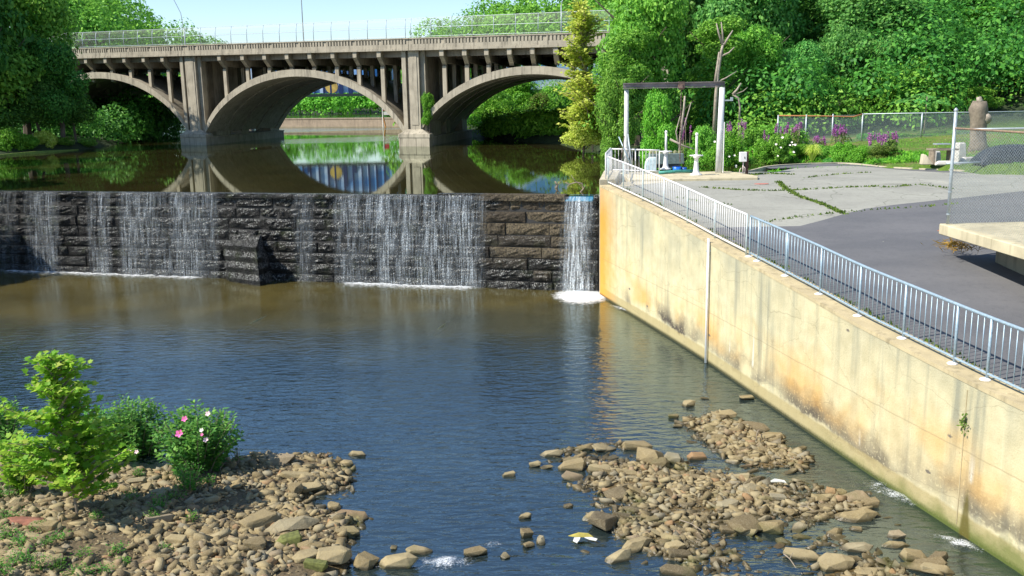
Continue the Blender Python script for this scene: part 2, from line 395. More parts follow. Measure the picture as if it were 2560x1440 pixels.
def rockface(mb, s0, s1, z0, z1, out, depth=.12, nxs=10, nzs=5):
    W = s1-s0; ph = rs.uniform(0, 99); vs = []; bulge = rs.uniform(.6, 1.3)*depth; tl = rs.uniform(-.5, .5)
    for j in range(nzs+1):
        for i in range(nxs+1):
            u, v = i/nxs, j/nzs
            edge = min(1, min(u, 1-u)*5)*min(1, min(v, 1-v)*4)
            d = edge*(bulge*(.6+.5*noise.noise(Vector((s0*1.3+u*W*2.2+ph, v*1.6, ph))) + tl*(u-.5)*.6) + .09*noise.noise(Vector((u*W*5+ph, v*4, ph)))+.035*noise.noise(Vector((u*W*13+ph, v*9, ph))))
            vs.append(damp(s0+u*W, out+d, z0+v*(z1-z0)))
    nb = len(vs); fs = []
    for j in range(nzs):
        for i in range(nxs):
            k = j*(nxs+1)+i; fs.append((k, k+1, k+nxs+2, k+nxs+1))
    vs += [damp(s0, out-.5, z0), damp(s1, out-.5, z0), damp(s1, out-.5, z1), damp(s0, out-.5, z1)]
    a, b, c, d = 0, nxs, nb-1, nb-1-nxs
    bot = list(range(0, nxs+1)); top = list(range(d, nb)); 
    fs.append(tuple([nb]+[nb+1]+bot[::-1])); fs.append(tuple([nb+2, nb+3]+top))
    lf = [j*(nxs+1) for j in range(nzs+1)]; rt = [j*(nxs+1)+nxs for j in range(nzs+1)]
    fs.append(tuple([nb+3, nb]+lf)); fs.append(tuple([nb+1, nb+2]+rt[::-1]))
    mb.add(vs, fs)
for ci in range(8):
    z0, z1 = heights[ci], heights[ci+1]; s = -9 + rs.uniform(0, .6); out = .52-.075*ci+rs.uniform(-.02, .02)
    if ci == 7: out = -.02
    while s < 29.9:
        w = rs.choice([.5, .8, 1.0, 1.2, 1.5, 1.9, 2.3]); s1 = min(s+w, 29.95)
        rockface(blk, s+.02, s1-.02, z0+.022, z1-.02, out+rs.uniform(-.05, .05), .12)
        s = s1
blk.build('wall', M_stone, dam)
def onface(px, py, out):
    d = ray(px, py); P = np.array([*(D0+dn*out), 0]); n = np.array([dn[0], dn[1], 0]); t = ((P-CAM)@n)/(d@n); return CAM+d*t
NS0, NS1 = [float((onface(q_, 494, 0)[:2]-D0)@du) for q_ in (1414, 1484)]
cp = MB(); s = -9.0
while s < 29.9:
    s1 = min(s+rs.uniform(1.2, 1.9), 29.95)
    if s1 > NS0 and s < NS0-.02: s1 = NS0
    if s1 > NS1 and s < NS1-.02 and s > NS0-.02: s1 = NS1
    if not (NS0 < (s+s1)/2 < NS1):
        rockface(cp, s+.01, s1-.01, 3.665, POND+rs.uniform(.0, .012) if s < 22.5 else POND+.07, .14, .04, 6, 2)
        vs = [damp(s+.01, -1.4, 3.68), damp(s1-.01, -1.4, 3.68), damp(s1-.01, -.3, 3.68), damp(s+.01, -.3, 3.68), damp(s+.01, -1.4, 3.8), damp(s1-.01, -1.4, 3.8), damp(s1-.01, -.3, POND+(.004 if s < 22.5 else .068)), damp(s+.01, -.3, POND+(.004 if s < 22.5 else .068))]
        cp.hexa(vs)
    s = s1
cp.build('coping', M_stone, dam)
# buttress: a stone cutwater leaning on the wall
def onface(px, py, out):   # point on the vertical plane out metres in front of the crest
    d = ray(px, py); P = np.array([*(D0+dn*out), 0]); n = np.array([dn[0], dn[1], 0]); t = ((P-CAM)@n)/(d@n); return CAM+d*t
bt = bmesh.new()
bp = [onface(578, 586, .25), onface(652, 585, .25), onface(640, 618, 1.7), onface(558, 612, 1.2), onface(572, 699, 1.3), onface(650, 702, 2.0), onface(693, 697, .35), onface(560, 690, .3)]
for k in (4, 5, 6, 7): bp[k] = np.array([bp[k][0], bp[k][1], -.3])
bv = [bt.verts.new(Vector(map(float, p))) for p in bp]
for f in ((0, 1, 2, 3), (3, 2, 5, 4), (1, 6, 5, 2), (0, 3, 4, 7), (0, 7, 6, 1), (4, 5, 6, 7)): bt.faces.new([bv[i] for i in f])
bmesh.ops.recalc_face_normals(bt, faces=bt.faces); bmesh.ops.triangulate(bt, faces=bt.faces)
bmesh.ops.subdivide_edges(bt, edges=bt.edges, cuts=7, use_grid_fill=True)
bt.normal_update()
for v in bt.verts: v.co += v.normal*(.09*noise.noise(v.co*2.3)+.04*noise.noise(v.co*7))-(v.normal*(.10 if abs((v.co.z % .47)-.235) > .2 else 0))
me = bpy.data.meshes.new('buttress'); 
for v in bt.verts: v.co -= wloc(dam)
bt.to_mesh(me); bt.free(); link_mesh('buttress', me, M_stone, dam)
# ------------------------------------------------------------------ falling water
def mat_fall():
    a = NT('falling_water'); uv = a.n('UVMap').outputs[0]
    st = a.noise(a.map(uv, (15, .8, 1)), 1.0, 5, .65); dr = a.noise(a.map(uv, (34, 16, 1)), 1.0, 4, .7)
    lg = a.noise(a.map(uv, (1.1, .12, 1)), 1.0, 3)
    s = a.n('SeparateXYZ', {0: uv}); v = s.outputs[1]
    al = a.math('MULTIPLY', a.mapr(st, .46, .66), a.mapr(dr, .42, .62))
    al = a.math('MULTIPLY', al, a.mapr(lg, .25, .55))
    al = a.math('ADD', al, a.math('MULTIPLY', a.mapr(dr, .60, .72), a.mapr(lg, .3, .6, .1, .8)), clamp=True)
    dn_ = a.n('Attribute', attribute_name='dens').outputs['Fac']
    al = a.math('ADD', a.math('MULTIPLY', al, .78), a.math('MULTIPLY', a.mapr(st, .3, .7), a.math('MULTIPLY', a.mapr(lg, .3, .6), .16)))
    al = a.math('MULTIPLY', al, dn_, clamp=True)
    df = a.pbsdf((.62, .68, .72), .25, .8)
    tr = a.n('BsdfTransparent').outputs[0]
    return a.done(a.n('MixShader', {0: al, 1: tr, 2: df}).outputs[0])
M_fall = mat_fall()
def mat_foam(th=.5):
    a = NT('white_foam'); p = a.pos(); n = a.noise(a.map(p, (1, 1, 1)), 5, 6, .7); n2 = a.noise(p, 38, 3, .75)
    d = a.n('Attribute', attribute_name='dens').outputs['Fac']
    q = a.math('ADD', a.math('MULTIPLY', n, .5), a.math('MULTIPLY', n2, .5))
    al = a.n('MapRange', {'Value': a.math('ADD', q, a.math('MULTIPLY', d, .75)), 'From Min': .74, 'From Max': .96}).outputs[0]
    df = a.pbsdf((.82, .85, .86), .6, .4, 0, a.bump(n, .6, .05)); tr = a.n('BsdfTransparent').outputs[0]
    return a.done(a.n('MixShader', {0: al, 1: tr, 2: df}).outputs[0])
M_foam = mat_foam()
def set_attr(o, vals):
    at_ = o.data.attributes.new('dens', 'FLOAT', 'POINT'); at_.data.foreach_set('value', np.asarray(vals, dtype=np.float32))
def s_of(px):   # along-dam coordinate of a column of the crest
    p = onface(px, 490, 0); return float((p[:2]-D0)@du)
def fall(px0, px1, dens, label, spread=.0, free=False):
    s0, s1 = s_of(px0), s_of(px1); ns = max(6, int((s1-s0)/.15)); nz = 22; vs = []; uv = []; dv = []
    for j in range(nz+1):
        v = j/nz; z = POND+.03-v*(POND+.06)
        for i in range(ns+1):
            u = i/ns; s = s0+(s1-s0)*u
            o = (.22+.85*v**.6*.55+.05*noise.noise(Vector((s*1.5, v*3, 2)))) if not free else (.25+.62*math.sqrt(v)+.05*noise.noise(Vector((s*3, v*4, 2))))
            vs.append(damp(s+spread*(u-.5)*v, o+.06, z)); uv.append((s, v*3.9))
            e = min(1, min(u, 1-u)*ns*.28); dv.append(dens*e*(1 if v > .02 else .8))
    fs = [(j*(ns+1)+i, j*(ns+1)+i+1, (j+1)*(ns+1)+i+1, (j+1)*(ns+1)+i) for j in range(nz) for i in range(ns)]
    o = mesh_np('waterfall', vs, fs, M_fall, smooth=True, uv=uv); set_attr(o, dv); tag(o, label, 'waterfall', 'curtains of water down the dam', 'stuff')
fall(-60, 60, .45, 'thin water film in shade at the left edge of the dam')
fall(70, 165, .9, 'narrow bluish water curtain in the shaded left part of the dam')
fall(228, 292, 1.3, 'bright narrow water curtain right of the shaded dam stones')
fall(300, 560, .8, 'wide water curtain between the left stones and the buttress')
fall(740, 800, .55, 'two thin threads of water just right of the buttress')
fall(838, 1225, 1.05, 'widest bright water curtain in the middle of the dam')
fall(1418, 1484, 3.2, 'dense white water jet from the notch beside the concrete wall', .35, True)
fall(1408, 1494, 1.2, 'loose spray around the white jet from the notch', .5, True)
tarp = MB(); s0, s1 = s_of(1415), s_of(1483)
tarp.hexa([damp(s0, -.7, 3.80), damp(s1, -.7, 3.80), damp(s1, .16, 3.66), damp(s0, .16, 3.66), damp(s0, -.7, 3.87), damp(s1, -.7, 3.87), damp(s1, .2, 3.72), damp(s0, .2, 3.72)])
tag(tarp.build('spillway_board', plain('blue_board', (.02, .16, .26), .3), bevel=.02), 'blue board lining the notch at the right end of the dam crest', 'board')
def foam_strip(px0, px1, y0, y1, d, label, n=40, m=8):
    vs = []; dv = []
    for j in range(m+1):
        for i in range(n+1):
            u = i/n; v = j/m; s = s_of(px0)+(s_of(px1)-s_of(px0))*u
            vs.append(damp(s, y0+(y1-y0)*v*(1+.25*noise.noise(Vector((s*1.2, 0, 7)))), .012+.05*(1-v)*(.5+noise.noise(Vector((s*4, v*5, 1))))))
            dv.append(d*(1-v)**1.2*min(1, min(u, 1-u)*8))
    fs = [(j*(n+1)+i, j*(n+1)+i+1, (j+1)*(n+1)+i+1, (j+1)*(n+1)+i) for j in range(m) for i in range(n)]
    o = mesh_np('foam', vs, fs, M_foam, smooth=True); set_attr(o, dv); tag(o, label, 'foam', 'foam at the foot of the dam', 'stuff')
foam_strip(-40, 570, .45, 2.3, .56, 'white foam line under the left water curtains', 90)
foam_strip(835, 1225, .45, 2.6, .60, 'white foam line under the middle water curtain', 70)
foam_strip(570, 835, .5, 1.0, .38, 'faint foam line at the foot of the buttress', 30)
foam_strip(1225, 1420, .5, 1.0, .35, 'faint foam under the dry brown stones', 20)
def foam_patch(px, py, rx, ry, d, label, rot=0, nr=10, na=28, cat='foam', group=None):
    c = at(px, py, .0); vs = [(c[0], c[1], .05)]; dv = [d]
    for r in range(1, nr+1):
        for k in range(na):
            a = 2*math.pi*k/na; rr = r/nr*(1+.18*noise.noise(Vector((math.cos(a)*1.5, math.sin(a)*1.5, px))))
            x, y = rx*rr*math.cos(a), ry*rr*math.sin(a)
            vs.append((c[0]+x*math.cos(rot)-y*math.sin(rot), c[1]+x*math.sin(rot)+y*math.cos(rot), .012+.06*(1-r/nr)*(1+noise.noise(Vector((x*4, y*4, 3))))))
            dv.append(d*(1-(r/nr)**1.6))
    fs = [(0, 1+k, 1+(k+1) % na) for k in range(na)]
    for r in range(nr-1):
        for k in range(na): fs.append((1+r*na+k, 1+(r+1)*na+k, 1+(r+1)*na+(k+1) % na, 1+r*na+(k+1) % na))
    o = mesh_np('foam', vs, fs, M_foam, smooth=True); set_attr(o, dv); tag(o, label, cat, group, 'stuff')
foam_patch(1452, 742, 1.5, 2.1, .85, 'round white foam boil where the dense jet lands', 0)
foam_patch(1560, 775, 1.6, .30, .45, 'foam flecks drifting from the jet along the concrete wall', R_(-62))
foam_patch(2235, 1240, 1.15, .36, .42, 'white riffle along the concrete wall above the last boulders', R_(-58))
foam_patch(2190, 1215, .5, .32, .35, 'small white riffle at the upper end of the wall rapids', 0)
foam_patch(2395, 1360, .8, .28, .42, 'white riffle at the foot of the wall joint', R_(-52))
foam_patch(1110, 1410, .95, .5, .40, 'foaming riffle right of the long submerged boulder', 0)
foam_patch(935, 1425, .4, .25, .28, 'small foam patch left of the long submerged boulder', 0)
foam_patch(1230, 1365, .4, .25, .32, 'faint foam around the pointed rock in mid stream', 0)
# ------------------------------------------------------------------ retaining wall
def mat_wall():
    a = NT('stained_wall_concrete'); uv = a.n('UVMap').outputs[0]; s = a.n('SeparateXYZ', {0: uv}); u, v = s.outputs[0], s.outputs[1]
    p = a.pos(); big = a.noise(uv, .45, 4); mid = a.noise(uv, 2.2, 6); fine = a.noise(p, 26, 4)
    stk = a.noise(a.map(uv, (2.6, .22, 1)), 1.0, 5, .6); stk2 = a.noise(a.map(uv, (7, .4, 1), (3, 3, 0)), 1.0, 4, .6)
    c = a.mix(a.mapr(mid, .3, .7), (.48, .415, .24), (.63, .555, .34))
    c = a.mix(a.math('MULTIPLY', a.mapr(stk, .48, .66), a.mapr(a.noise(uv, .25, 2), .4, .6, .25, .95)), c, (.27, .26, .18))
    c = a.mix(a.math('MULTIPLY', a.mapr(stk2, .55, .7), .45), c, (.62, .56, .36))
    # grey weathered zone between u 6 and 13 near top
    top = a.math('MULTIPLY', a.mapr(v, 1.7, 3.2), a.mapr(big, .35, .6))
    c = a.mix(a.math('MULTIPLY', top, .55), c, (.27, .27, .20))
    # rust band above the water line
    vw = a.math('ADD', v, a.math('MULTIPLY', a.math('SUBTRACT', mid, .5), .55))
    vw = a.math('ADD', vw, a.math('MULTIPLY', a.math('SUBTRACT', big, .5), .9))
    rust = a.math('MULTIPLY', a.mapr(vw, .45, .75), a.mapr(vw, 2.1, .95))
    rp_ = a.mapr(a.noise(uv, .33, 3), .46, .60, .12, 1)
    c = a.mix(a.math('MULTIPLY', a.math('MULTIPLY', rust, rp_), .82), c, (.60, .33, .08))
    dark = a.math('MULTIPLY', a.mapr(vw, .34, .46), a.mapr(vw, 1.15, .55))
    speck = a.math('MULTIPLY', a.mapr(a.noise(uv, 13, 3), .70, .55, .25, 1), a.mapr(a.math('ADD', a.noise(uv, .5, 2), a.mapr(u, 4, 9, -.1, .08)), .42, .52, .1, 1))
    c = a.mix(a.math('MULTIPLY', a.math('MULTIPLY', dark, a.mapr(a.noise(uv, .22, 2), .40, .58, .35, .97)), speck), c, (.065, .052, .042))
    low = a.mapr(a.math('ADD', v, a.math('MULTIPLY', a.math('SUBTRACT', mid, .5), .1)), .42, .36)
    c = a.mix(a.math('MULTIPLY', low, .75), c, (.34, .27, .12))
    # orange end beside the dam
    ew = a.math('ADD', u, a.math('MULTIPLY', a.math('SUBTRACT', mid, .5), .8))
    end = a.math('MULTIPLY', a.mapr(ew, 2.3, .45), a.mapr(v, 4.4, 3.2, .45, 1.0))
    c = a.mix(a.math('MULTIPLY', end, .92), c, (.62, .27, .03))
    # wet foot with algae
    foot = a.mapr(a.math('ADD', v, a.math('MULTIPLY', a.math('SUBTRACT', fine, .5), .08)), .14, .04)
    c = a.mix(foot, c, (.045, .045, .018))
    alg = a.math('MULTIPLY', a.mapr(u, 16, 21), a.mapr(vw, .34, .10))
    c = a.mix(a.math('MULTIPLY', alg, .7), c, (.10, .13, .02))
    # green leak below the joint, white lime runs
    ju = a.math('ABSOLUTE', a.math('SUBTRACT', u, 21.9))
    leak = a.math('MULTIPLY', a.mapr(a.math('SUBTRACT', a.math('ADD', ju, a.math('MULTIPLY', a.math('SUBTRACT', stk2, .5), .12)), a.mapr(v, .95, .0, .01, .15)), .03, -.04), a.mapr(v, 1.0, .7))
    c = a.mix(a.math('MULTIPLY', leak, .85), c, (.10, .08, .012))
    for (uu, v0, v1) in ((13.4, .7, 1.9), (11.9, .7, 1.2), (21.95, 1.0, 1.7), (18.6, .45, .9)):
        dd = a.math('ABSOLUTE', a.math('SUBTRACT', a.math('ADD', u, a.math('MULTIPLY', a.math('SUBTRACT', stk2, .5), .25)), uu))
        m = a.math('MULTIPLY', a.mapr(a.math('ADD', dd, a.math('MULTIPLY', a.math('SUBTRACT', mid, .5), .10)), .06, .0), a.math('MULTIPLY', a.mapr(v, v0, v0+.1), a.mapr(v, v1, v1-.6)))
        c = a.mix(a.math('MULTIPLY', m, .7), c, (.70, .66, .55))
    # horizontal pour joints and a few spalls
    jt = a.math('ABSOLUTE', a.math('SUBTRACT', v, a.math('ADD', 1.55, a.math('MULTIPLY', a.math('SUBTRACT', mid, .5), .06))))
    c = a.mix(a.math('MULTIPLY', a.mapr(jt, .02, .008), .35), c, (.22, .18, .10))
    sp = a.n('TexVoronoi', {'Vector': a.map(uv, (1, 2.2, 1)), 'Scale': .55}).outputs['Distance']
    c = a.mix(a.mapr(a.math('ADD', sp, a.math('MULTIPLY', fine, .05)), .085, .065), c, (.15, .13, .10))
    ck = a.n('TexVoronoi', {'Vector': a.map(a.n('VectorMath', {0: uv, 1: a.n('CombineXYZ', {0: mid, 1: big}).outputs[0]}, operation='ADD').outputs[0], (.35, .7, 1)), 'Scale': 1.0}, feature='DISTANCE_TO_EDGE').outputs['Distance']
    c = a.mix(a.math('MULTIPLY', a.mapr(ck, .006, .001), .28), c, (.12, .10, .06))
    c = a.mix(a.math('MULTIPLY', a.mapr(fine, .6, .75), .35), c, (.25, .2, .12))
    h = a.math('ADD', fine, a.math('MULTIPLY', mid, .7))
    return a.done(a.pbsdf(c, .85, .3, 0, a.bump(h, .45, .02)))
M_wall = mat_wall()
def smooth_path(pts, step=.35):
    pts = np.array(pts); d = np.r_[0, np.cumsum(np.hypot(np.diff(pts[:, 0]), np.diff(pts[:, 1])))]
    t = np.arange(0, d[-1], step); out = []
    for k in range(pts.shape[1]):
        y = np.interp(t, d, pts[:, k]); 
        for _ in range(6):
            y[1:-1] = (y[:-2]+2*y[1:-1]+y[2:])/4
        out.append(y)
    return t, np.array(out).T
WT, WP = smooth_path(WALL)
tg = np.gradient(WP[:, :2], axis=0); tg /= np.linalg.norm(tg, axis=1)[:, None]
WN = np.stack([-tg[:, 1], tg[:, 0]], 1)   # normal to the lot side
if WN[0][0] < 0: WN = -WN
TH = .62
wall = empty('retaining_wall', (WP[20, 0]+.3, WP[20, 1], 0), 'curved stained yellow concrete retaining wall beside the river', 'wall')
vs = []; uv = []; rows = [-.8, 0, .4, .8, 1.2, 1.6, 2.0, 2.5, 3.0, 3.5, 4.0, 1e9]; nr = len(rows)
for i in range(len(WP)):
    for r in rows:
        z = min(r, WP[i, 2]-.07 - (0 if r > 1e8 else .02)) ; fr = max(0, z)/4
        # slight batter at the foot
        b = -.0
        vs.append((WP[i, 0]+b*WN[i, 0], WP[i, 1]+b*WN[i, 1], z)); uv.append((WT[i], z))
fs = [(i*nr+k, i*nr+k+1, (i+1)*nr+k+1, (i+1)*nr+k) for i in range(len(WP)-1) for k in range(nr-1)]
n0 = len(vs)
for i in range(len(WP)):   # back side
    for z in (-.8, WP[i, 2]-.07): vs.append((WP[i, 0]+TH*WN[i, 0], WP[i, 1]+TH*WN[i, 1], z)); uv.append((WT[i], z))
for i in range(len(WP)-1): fs.append((n0+2*i, n0+2*i+2, n0+2*i+3, n0+2*i+1))
fs.append(tuple([n0, n0+1]+list(range(nr-1, -1, -1))))
mesh_np('wall_face', vs, fs, M_wall, wall, smooth=False, uv=uv)
cop = MB()
M_cope = mat_concrete('coping_concrete', (.50, .41, .24), .6)
for i in range(len(WP)-1):
    if abs(i*.35-23.3) < .2: pass
    q = []
    for zz in (-.075, 0):
        for k, o in ((i, -.012), (i, TH), (i+1, TH), (i+1, -.012)): q.append((WP[k, 0]+o*WN[k, 0], WP[k, 1]+o*WN[k, 1], WP[k, 2]+zz))
    b = len(cop.v); cop.v += q; cop.f += [(b+4, b+7, b+6, b+5), (b+0, b+3, b+7, b+4), (b+1, b+5, b+6, b+2)]
cop.f.append((0, 4, 5, 1)); e = len(cop.v)-8; cop.f.append((e+3, e+2, e+6, e+7))
cop.build('coping', M_cope, wall)
jg = MB(); i = int(21.9/.35)
jg.box((WP[i, 0]-.005, WP[i, 1], 1.4), (.012, .014, 2.5), math.atan2(WN[i, 1], WN[i, 0])); jg.build('joint', M_cope, wall)
def wall_at(t, off, dz=0):
    x = np.interp(t, WT, WP[:, 0]); y = np.interp(t, WT, WP[:, 1]); z = np.interp(t, WT, WP[:, 2])
    n = np.array([np.interp(t, WT, WN[:, 0]), np.interp(t, WT, WN[:, 1])]); return np.array([x+n[0]*off, y+n[1]*off, z+dz])
# abutment return behind the corner, up to the gate platform
ab = MB(); ab.prism([(3.53, 36.76), (4.2, 36.9), (4.95, 41.6), (4.2, 41.6)], -.8, 4.66)
ab.prism([(4.2, 36.55), (4.25, 36.92), (4.5, 38.3), (6.7, 38.4), (6.7, 38.2), (4.85, 36.6)], 3.6, 4.42)
tag(ab.build('abutment_wall', M_conc, bevel=.02), 'pale concrete abutment joining the dam end to the railing corner', 'wall')
# ------------------------------------------------------------------ railings
def railing(name, path, post_ts, bar_step, height_, mat, label, r_rail=.028, r_post=.024, r_bar=.009, gap=.11, cat='railing', group='metal railings along the wall', foot=None, post_mat=None):
    """path(t, dz) -> world point; post_ts list of positions"""
    t0, t1 = post_ts[0], post_ts[-1]; b = path(t0, 0)
    root = empty(name, b, label, cat, group)
    n = max(2, int((t1-t0)/.35)); ts = [t0+(t1-t0)*i/n for i in range(n+1)]
    m = MB(); m.tube([path(t, height_) for t in ts], r_rail, 8); m.build('top_rail', mat, root, True)
    m = MB(); m.tube([path(t, gap) for t in ts], r_rail*.8, 8); m.build('bottom_rail', mat, root, True)
    for t in post_ts:
        m = MB(); m.tube([path(t, 0), path(t, height_)], r_post, 8); po = m.build('post', post_mat or mat, root, True)
        if foot:
            q = path(t, 0); f_ = MB(); f_.lathe((q[0]-.03, q[1], q[2]), [(.10, .0), (.09, .014), (.04, .035)], 9); f_.build('mortar_pad', foot, po)
    t = t0+bar_step
    proto = None; k = 0
    while t < t1-bar_step*.4:
        if min(abs(t-p) for p in post_ts) > bar_step*.45:
            q = path(t, gap)
            if proto is None:
                mm = MB(); mm.tube([(0, 0, 0), (0, 0, height_-gap)], r_bar, 6); proto = mm.build('baluster', mat, None, True, world=False); o = proto
            else: o = proto.copy(); COL.objects.link(o)
            o.parent = root; o.location = Vector(map(float, q))-root.location
        t += bar_step
    return root
def tpx(px, py, off=.3):   # distance along the wall of the coping point seen at a pixel
    best = min(range(len(WT)), key=lambda i: abs(proj(wall_at(WT[i], off))[0]-px)); return WT[best]
def proj(p):
    v = np.array(p)-CAM; z = v@_F; return 1280+F_PX*(v@_R)/z, 720-F_PX*(v@_U)/z
def tpx(px, off=.3):
    lo, hi = 0, WT[-1]
    for _ in range(40):
        m = (lo+hi)/2
        if proj(wall_at(m, off))[0] < px: lo = m
        else: hi = m
    return lo
OFF = .32
wp1 = [tpx(x, OFF) for x in (1519, 1558, 1607, 1659, 1718, 1786, 1865)]
wp1[0] = max(wp1[0], .05)
railing('white_railing', lambda t, dz: wall_at(t, OFF, dz), wp1, (wp1[-1]-wp1[0])/80, 1.10, M_white, 'white painted railing on the far half of the curved wall', post_mat=plain('pale_grey_post', (.50, .58, .56), .45))
wp2 = [tpx(x, OFF) for x in (1895, 1965, 2050, 2147, 2258, 2385, 2467, 2640, 2760)]
wp2 = [tpx(1874, OFF)]+wp2
M_mortar = plain('white_mortar', (.74, .72, .68), .9)
railing('blue_grey_railing', lambda t, dz: wall_at(t, OFF, dz), wp2, (wp2[-1]-wp2[0])/76, 1.10, M_blue_rail, 'blue grey railing on the near half of the curved wall', .031, .028, .010, foot=M_mortar)
c0 = wall_at(.05, OFF)
RP = [(3.85, 36.95, 4.45), (4.45, 41.1, 4.62), (6.55, 41.0, 4.5)]
def seg_path(a, b):
    a = np.array(a); b = np.array(b); L = np.linalg.norm((b-a)[:2])
    return (lambda t, dz: a+(b-a)*t/L+np.array([0, 0, dz])), L
pf, L = seg_path((3.80, 37.0, 4.66), (4.45, 41.2, 4.66)); railing('white_railing', pf, [0, L/2, L], .14, 1.0, M_white, 'short white railing running back from the wall corner above the pond')
pf, L = seg_path((4.5, 41.25, 4.60), (6.55, 40.9, 4.52)); railing('white_railing', pf, [0, L/2, L], .15, 1.02, M_white, 'short white railing with round corner in front of the lifting frame', .032)
# drain pipe down the wall
i = tpx(1777, 0.0); q = wall_at(i, -.07)
pp = MB(); pp.tube([(q[0], q[1], .02), (q[0], q[1], q[2]+.12)], .035, 10); 
ppo = pp.build('drain_pipe', M_white, None, True); tag(ppo, 'thin white pipe hanging down the face of the yellow wall', 'pipe')
cl = MB(); cl.box((q[0]+.03, q[1]+.02, q[2]-.25), (.16, .04, .04)); cl.build('pipe_clamp', M_galv, ppo)
# ------------------------------------------------------------------ lot, road, platform
def mat_asphalt(name, lo_, hi_, patchy=.5):
    a = NT(name); p = a.pos(); n1 = a.noise(a.map(p, (.5, 1, 1)), .7, 6); n2 = a.noise(p, 55, 3); n3 = a.noise(p, 6, 5)
    c = a.mix(a.mapr(n1, .35, .65), lo_, hi_)
    c = a.mix(a.math('MULTIPLY', a.mapr(n3, .5, .75), patchy), c, tuple(v*.6 for v in lo_))
    c = a.mix(a.mapr(n2, .3, .7, 0, .5), c, tuple(v*1.5 for v in hi_))
    v = a.n('TexVoronoi', {'Vector': a.n('VectorMath', {0: p, 1: a.n('TexNoise', {'Vector': p, 'Scale': 1.3}).outputs['Color']}, operation='ADD').outputs[0], 'Scale': .33}, feature='DISTANCE_TO_EDGE').outputs['Distance']
    if patchy > .4: c = a.mix(a.math('MULTIPLY', a.mapr(v, .010, .003), .4), c, (.04, .05, .02))
    return a.done(a.pbsdf(c, .9, .3, 0, a.bump(n2, .5, .008)))
M_old = mat_asphalt('old_grey_asphalt', (.22, .215, .185), (.30, .295, .25), .5)
M_new = mat_asphalt('dark_asphalt', (.088, .09, .096), (.135, .133, .135), .4)
far_edge = [tuple(v) for v in FE0]
def sheet(name, y0, yfun, dz, mat, x1=48.0, n=26, m=40, xoff=TH+.0, label=None):
    vs = []
    for j in range(m+1):
        for i in range(n+1):
            u = i/n; v = j/m
            # param: start x on wall line at row
            ytop_guess = 0
            x0 = None
            y = y0+(38.2-y0)*v; xs = np.interp(y, WP[::-1, 1], WP[::-1, 0])+xoff+.02
            x = xs+(x1-xs)*u**1.6; yt = yfun(x); yy = y0+(yt-y0)*v
            xs = (np.interp(min(yy, 36.8), WP[::-1, 1], WP[::-1, 0])+xoff+.02) if yy < 36.8 else 4.6+(yy-36.8)*.2
            x = xs+(x1-xs)*u**1.6
            vs.append((x, yy, lotz(yy)+dz))
    fs = [(j*(n+1)+i, j*(n+1)+i+1, (j+1)*(n+1)+i+1, (j+1)*(n+1)+i) for j in range(m) for i in range(n)]
    return tag(mesh_np(name, vs, fs, mat, origin=(20, 30, 3)), label, kind='structure')
fe = np.array(far_edge); o_ = np.argsort(fe[:, 0]); fe = fe[o_]
def far_y(x): return float(np.interp(x, fe[:, 0], fe[:, 1]))
sheet('parking_lot', 6, lambda x: max(38.0, far_y(x)), 0, M_old, m=60)
rdp = np.array([(*at(x, y, 3.85)[:2],) for x, y in [(1885, 561), (1960, 549), (2100, 531), (2390, 512), (2560, 500)]] + [(50, 33.5)])
sheet('asphalt_road', 6, lambda x: float(np.interp(x, rdp[:, 0], rdp[:, 1])), .006, M_new)
dk = [(x, far_y(x)-.05) for x in np.linspace(fe[3, 0], 19.5, 14)]
st = MB(); 
for k in range(len(dk)-1):
    (xa, ya), (xb, yb) = dk[k], dk[k+1]; w = 1.7*math.sin(math.pi*min(1, .12+k/9))if k < 5 else 1.4
    w2 = 1.7*math.sin(math.pi*min(1, .12+(k+1)/9)) if k+1 < 5 else 1.4
    st.add([(xa, ya-w, lotz(ya)+.005), (xb, yb-w2, lotz(yb)+.005), (xb, yb, lotz(yb)+.005), (xa, ya, lotz(ya)+.005)], [(0, 1, 2, 3)])
tag(st.build('asphalt_patch', M_new), kind='structure')
kb = MB()
kx = np.linspace(fe[2, 0], 20, 40)
for k in range(len(kx)-1):
    a_, b_ = (kx[k], far_y(kx[k])), (kx[k+1], far_y(kx[k+1]))
    kb.hexa([(a_[0], a_[1], 3.8), (b_[0], b_[1], 3.8), (b_[0], b_[1]+.2, 3.8), (a_[0], a_[1]+.2, 3.8), (a_[0], a_[1], 4.46), (b_[0], b_[1], 4.46), (b_[0], b_[1]+.2, 4.46), (a_[0], a_[1]+.2, 4.46)])
tag(kb.build('kerb', M_conc), kind='structure')
pad = MB(); pad.prism([(6.72, 38.35), (10.2, 38.3), (10.4, 39.0), (9.9, 41.9), (4.97, 42.2), (4.93, 38.5)], 3.3, 4.50)
tag(pad.build('concrete_pad', M_slab, bevel=.02), 'cream concrete pad carrying the gate machinery at the pond edge', 'pad')
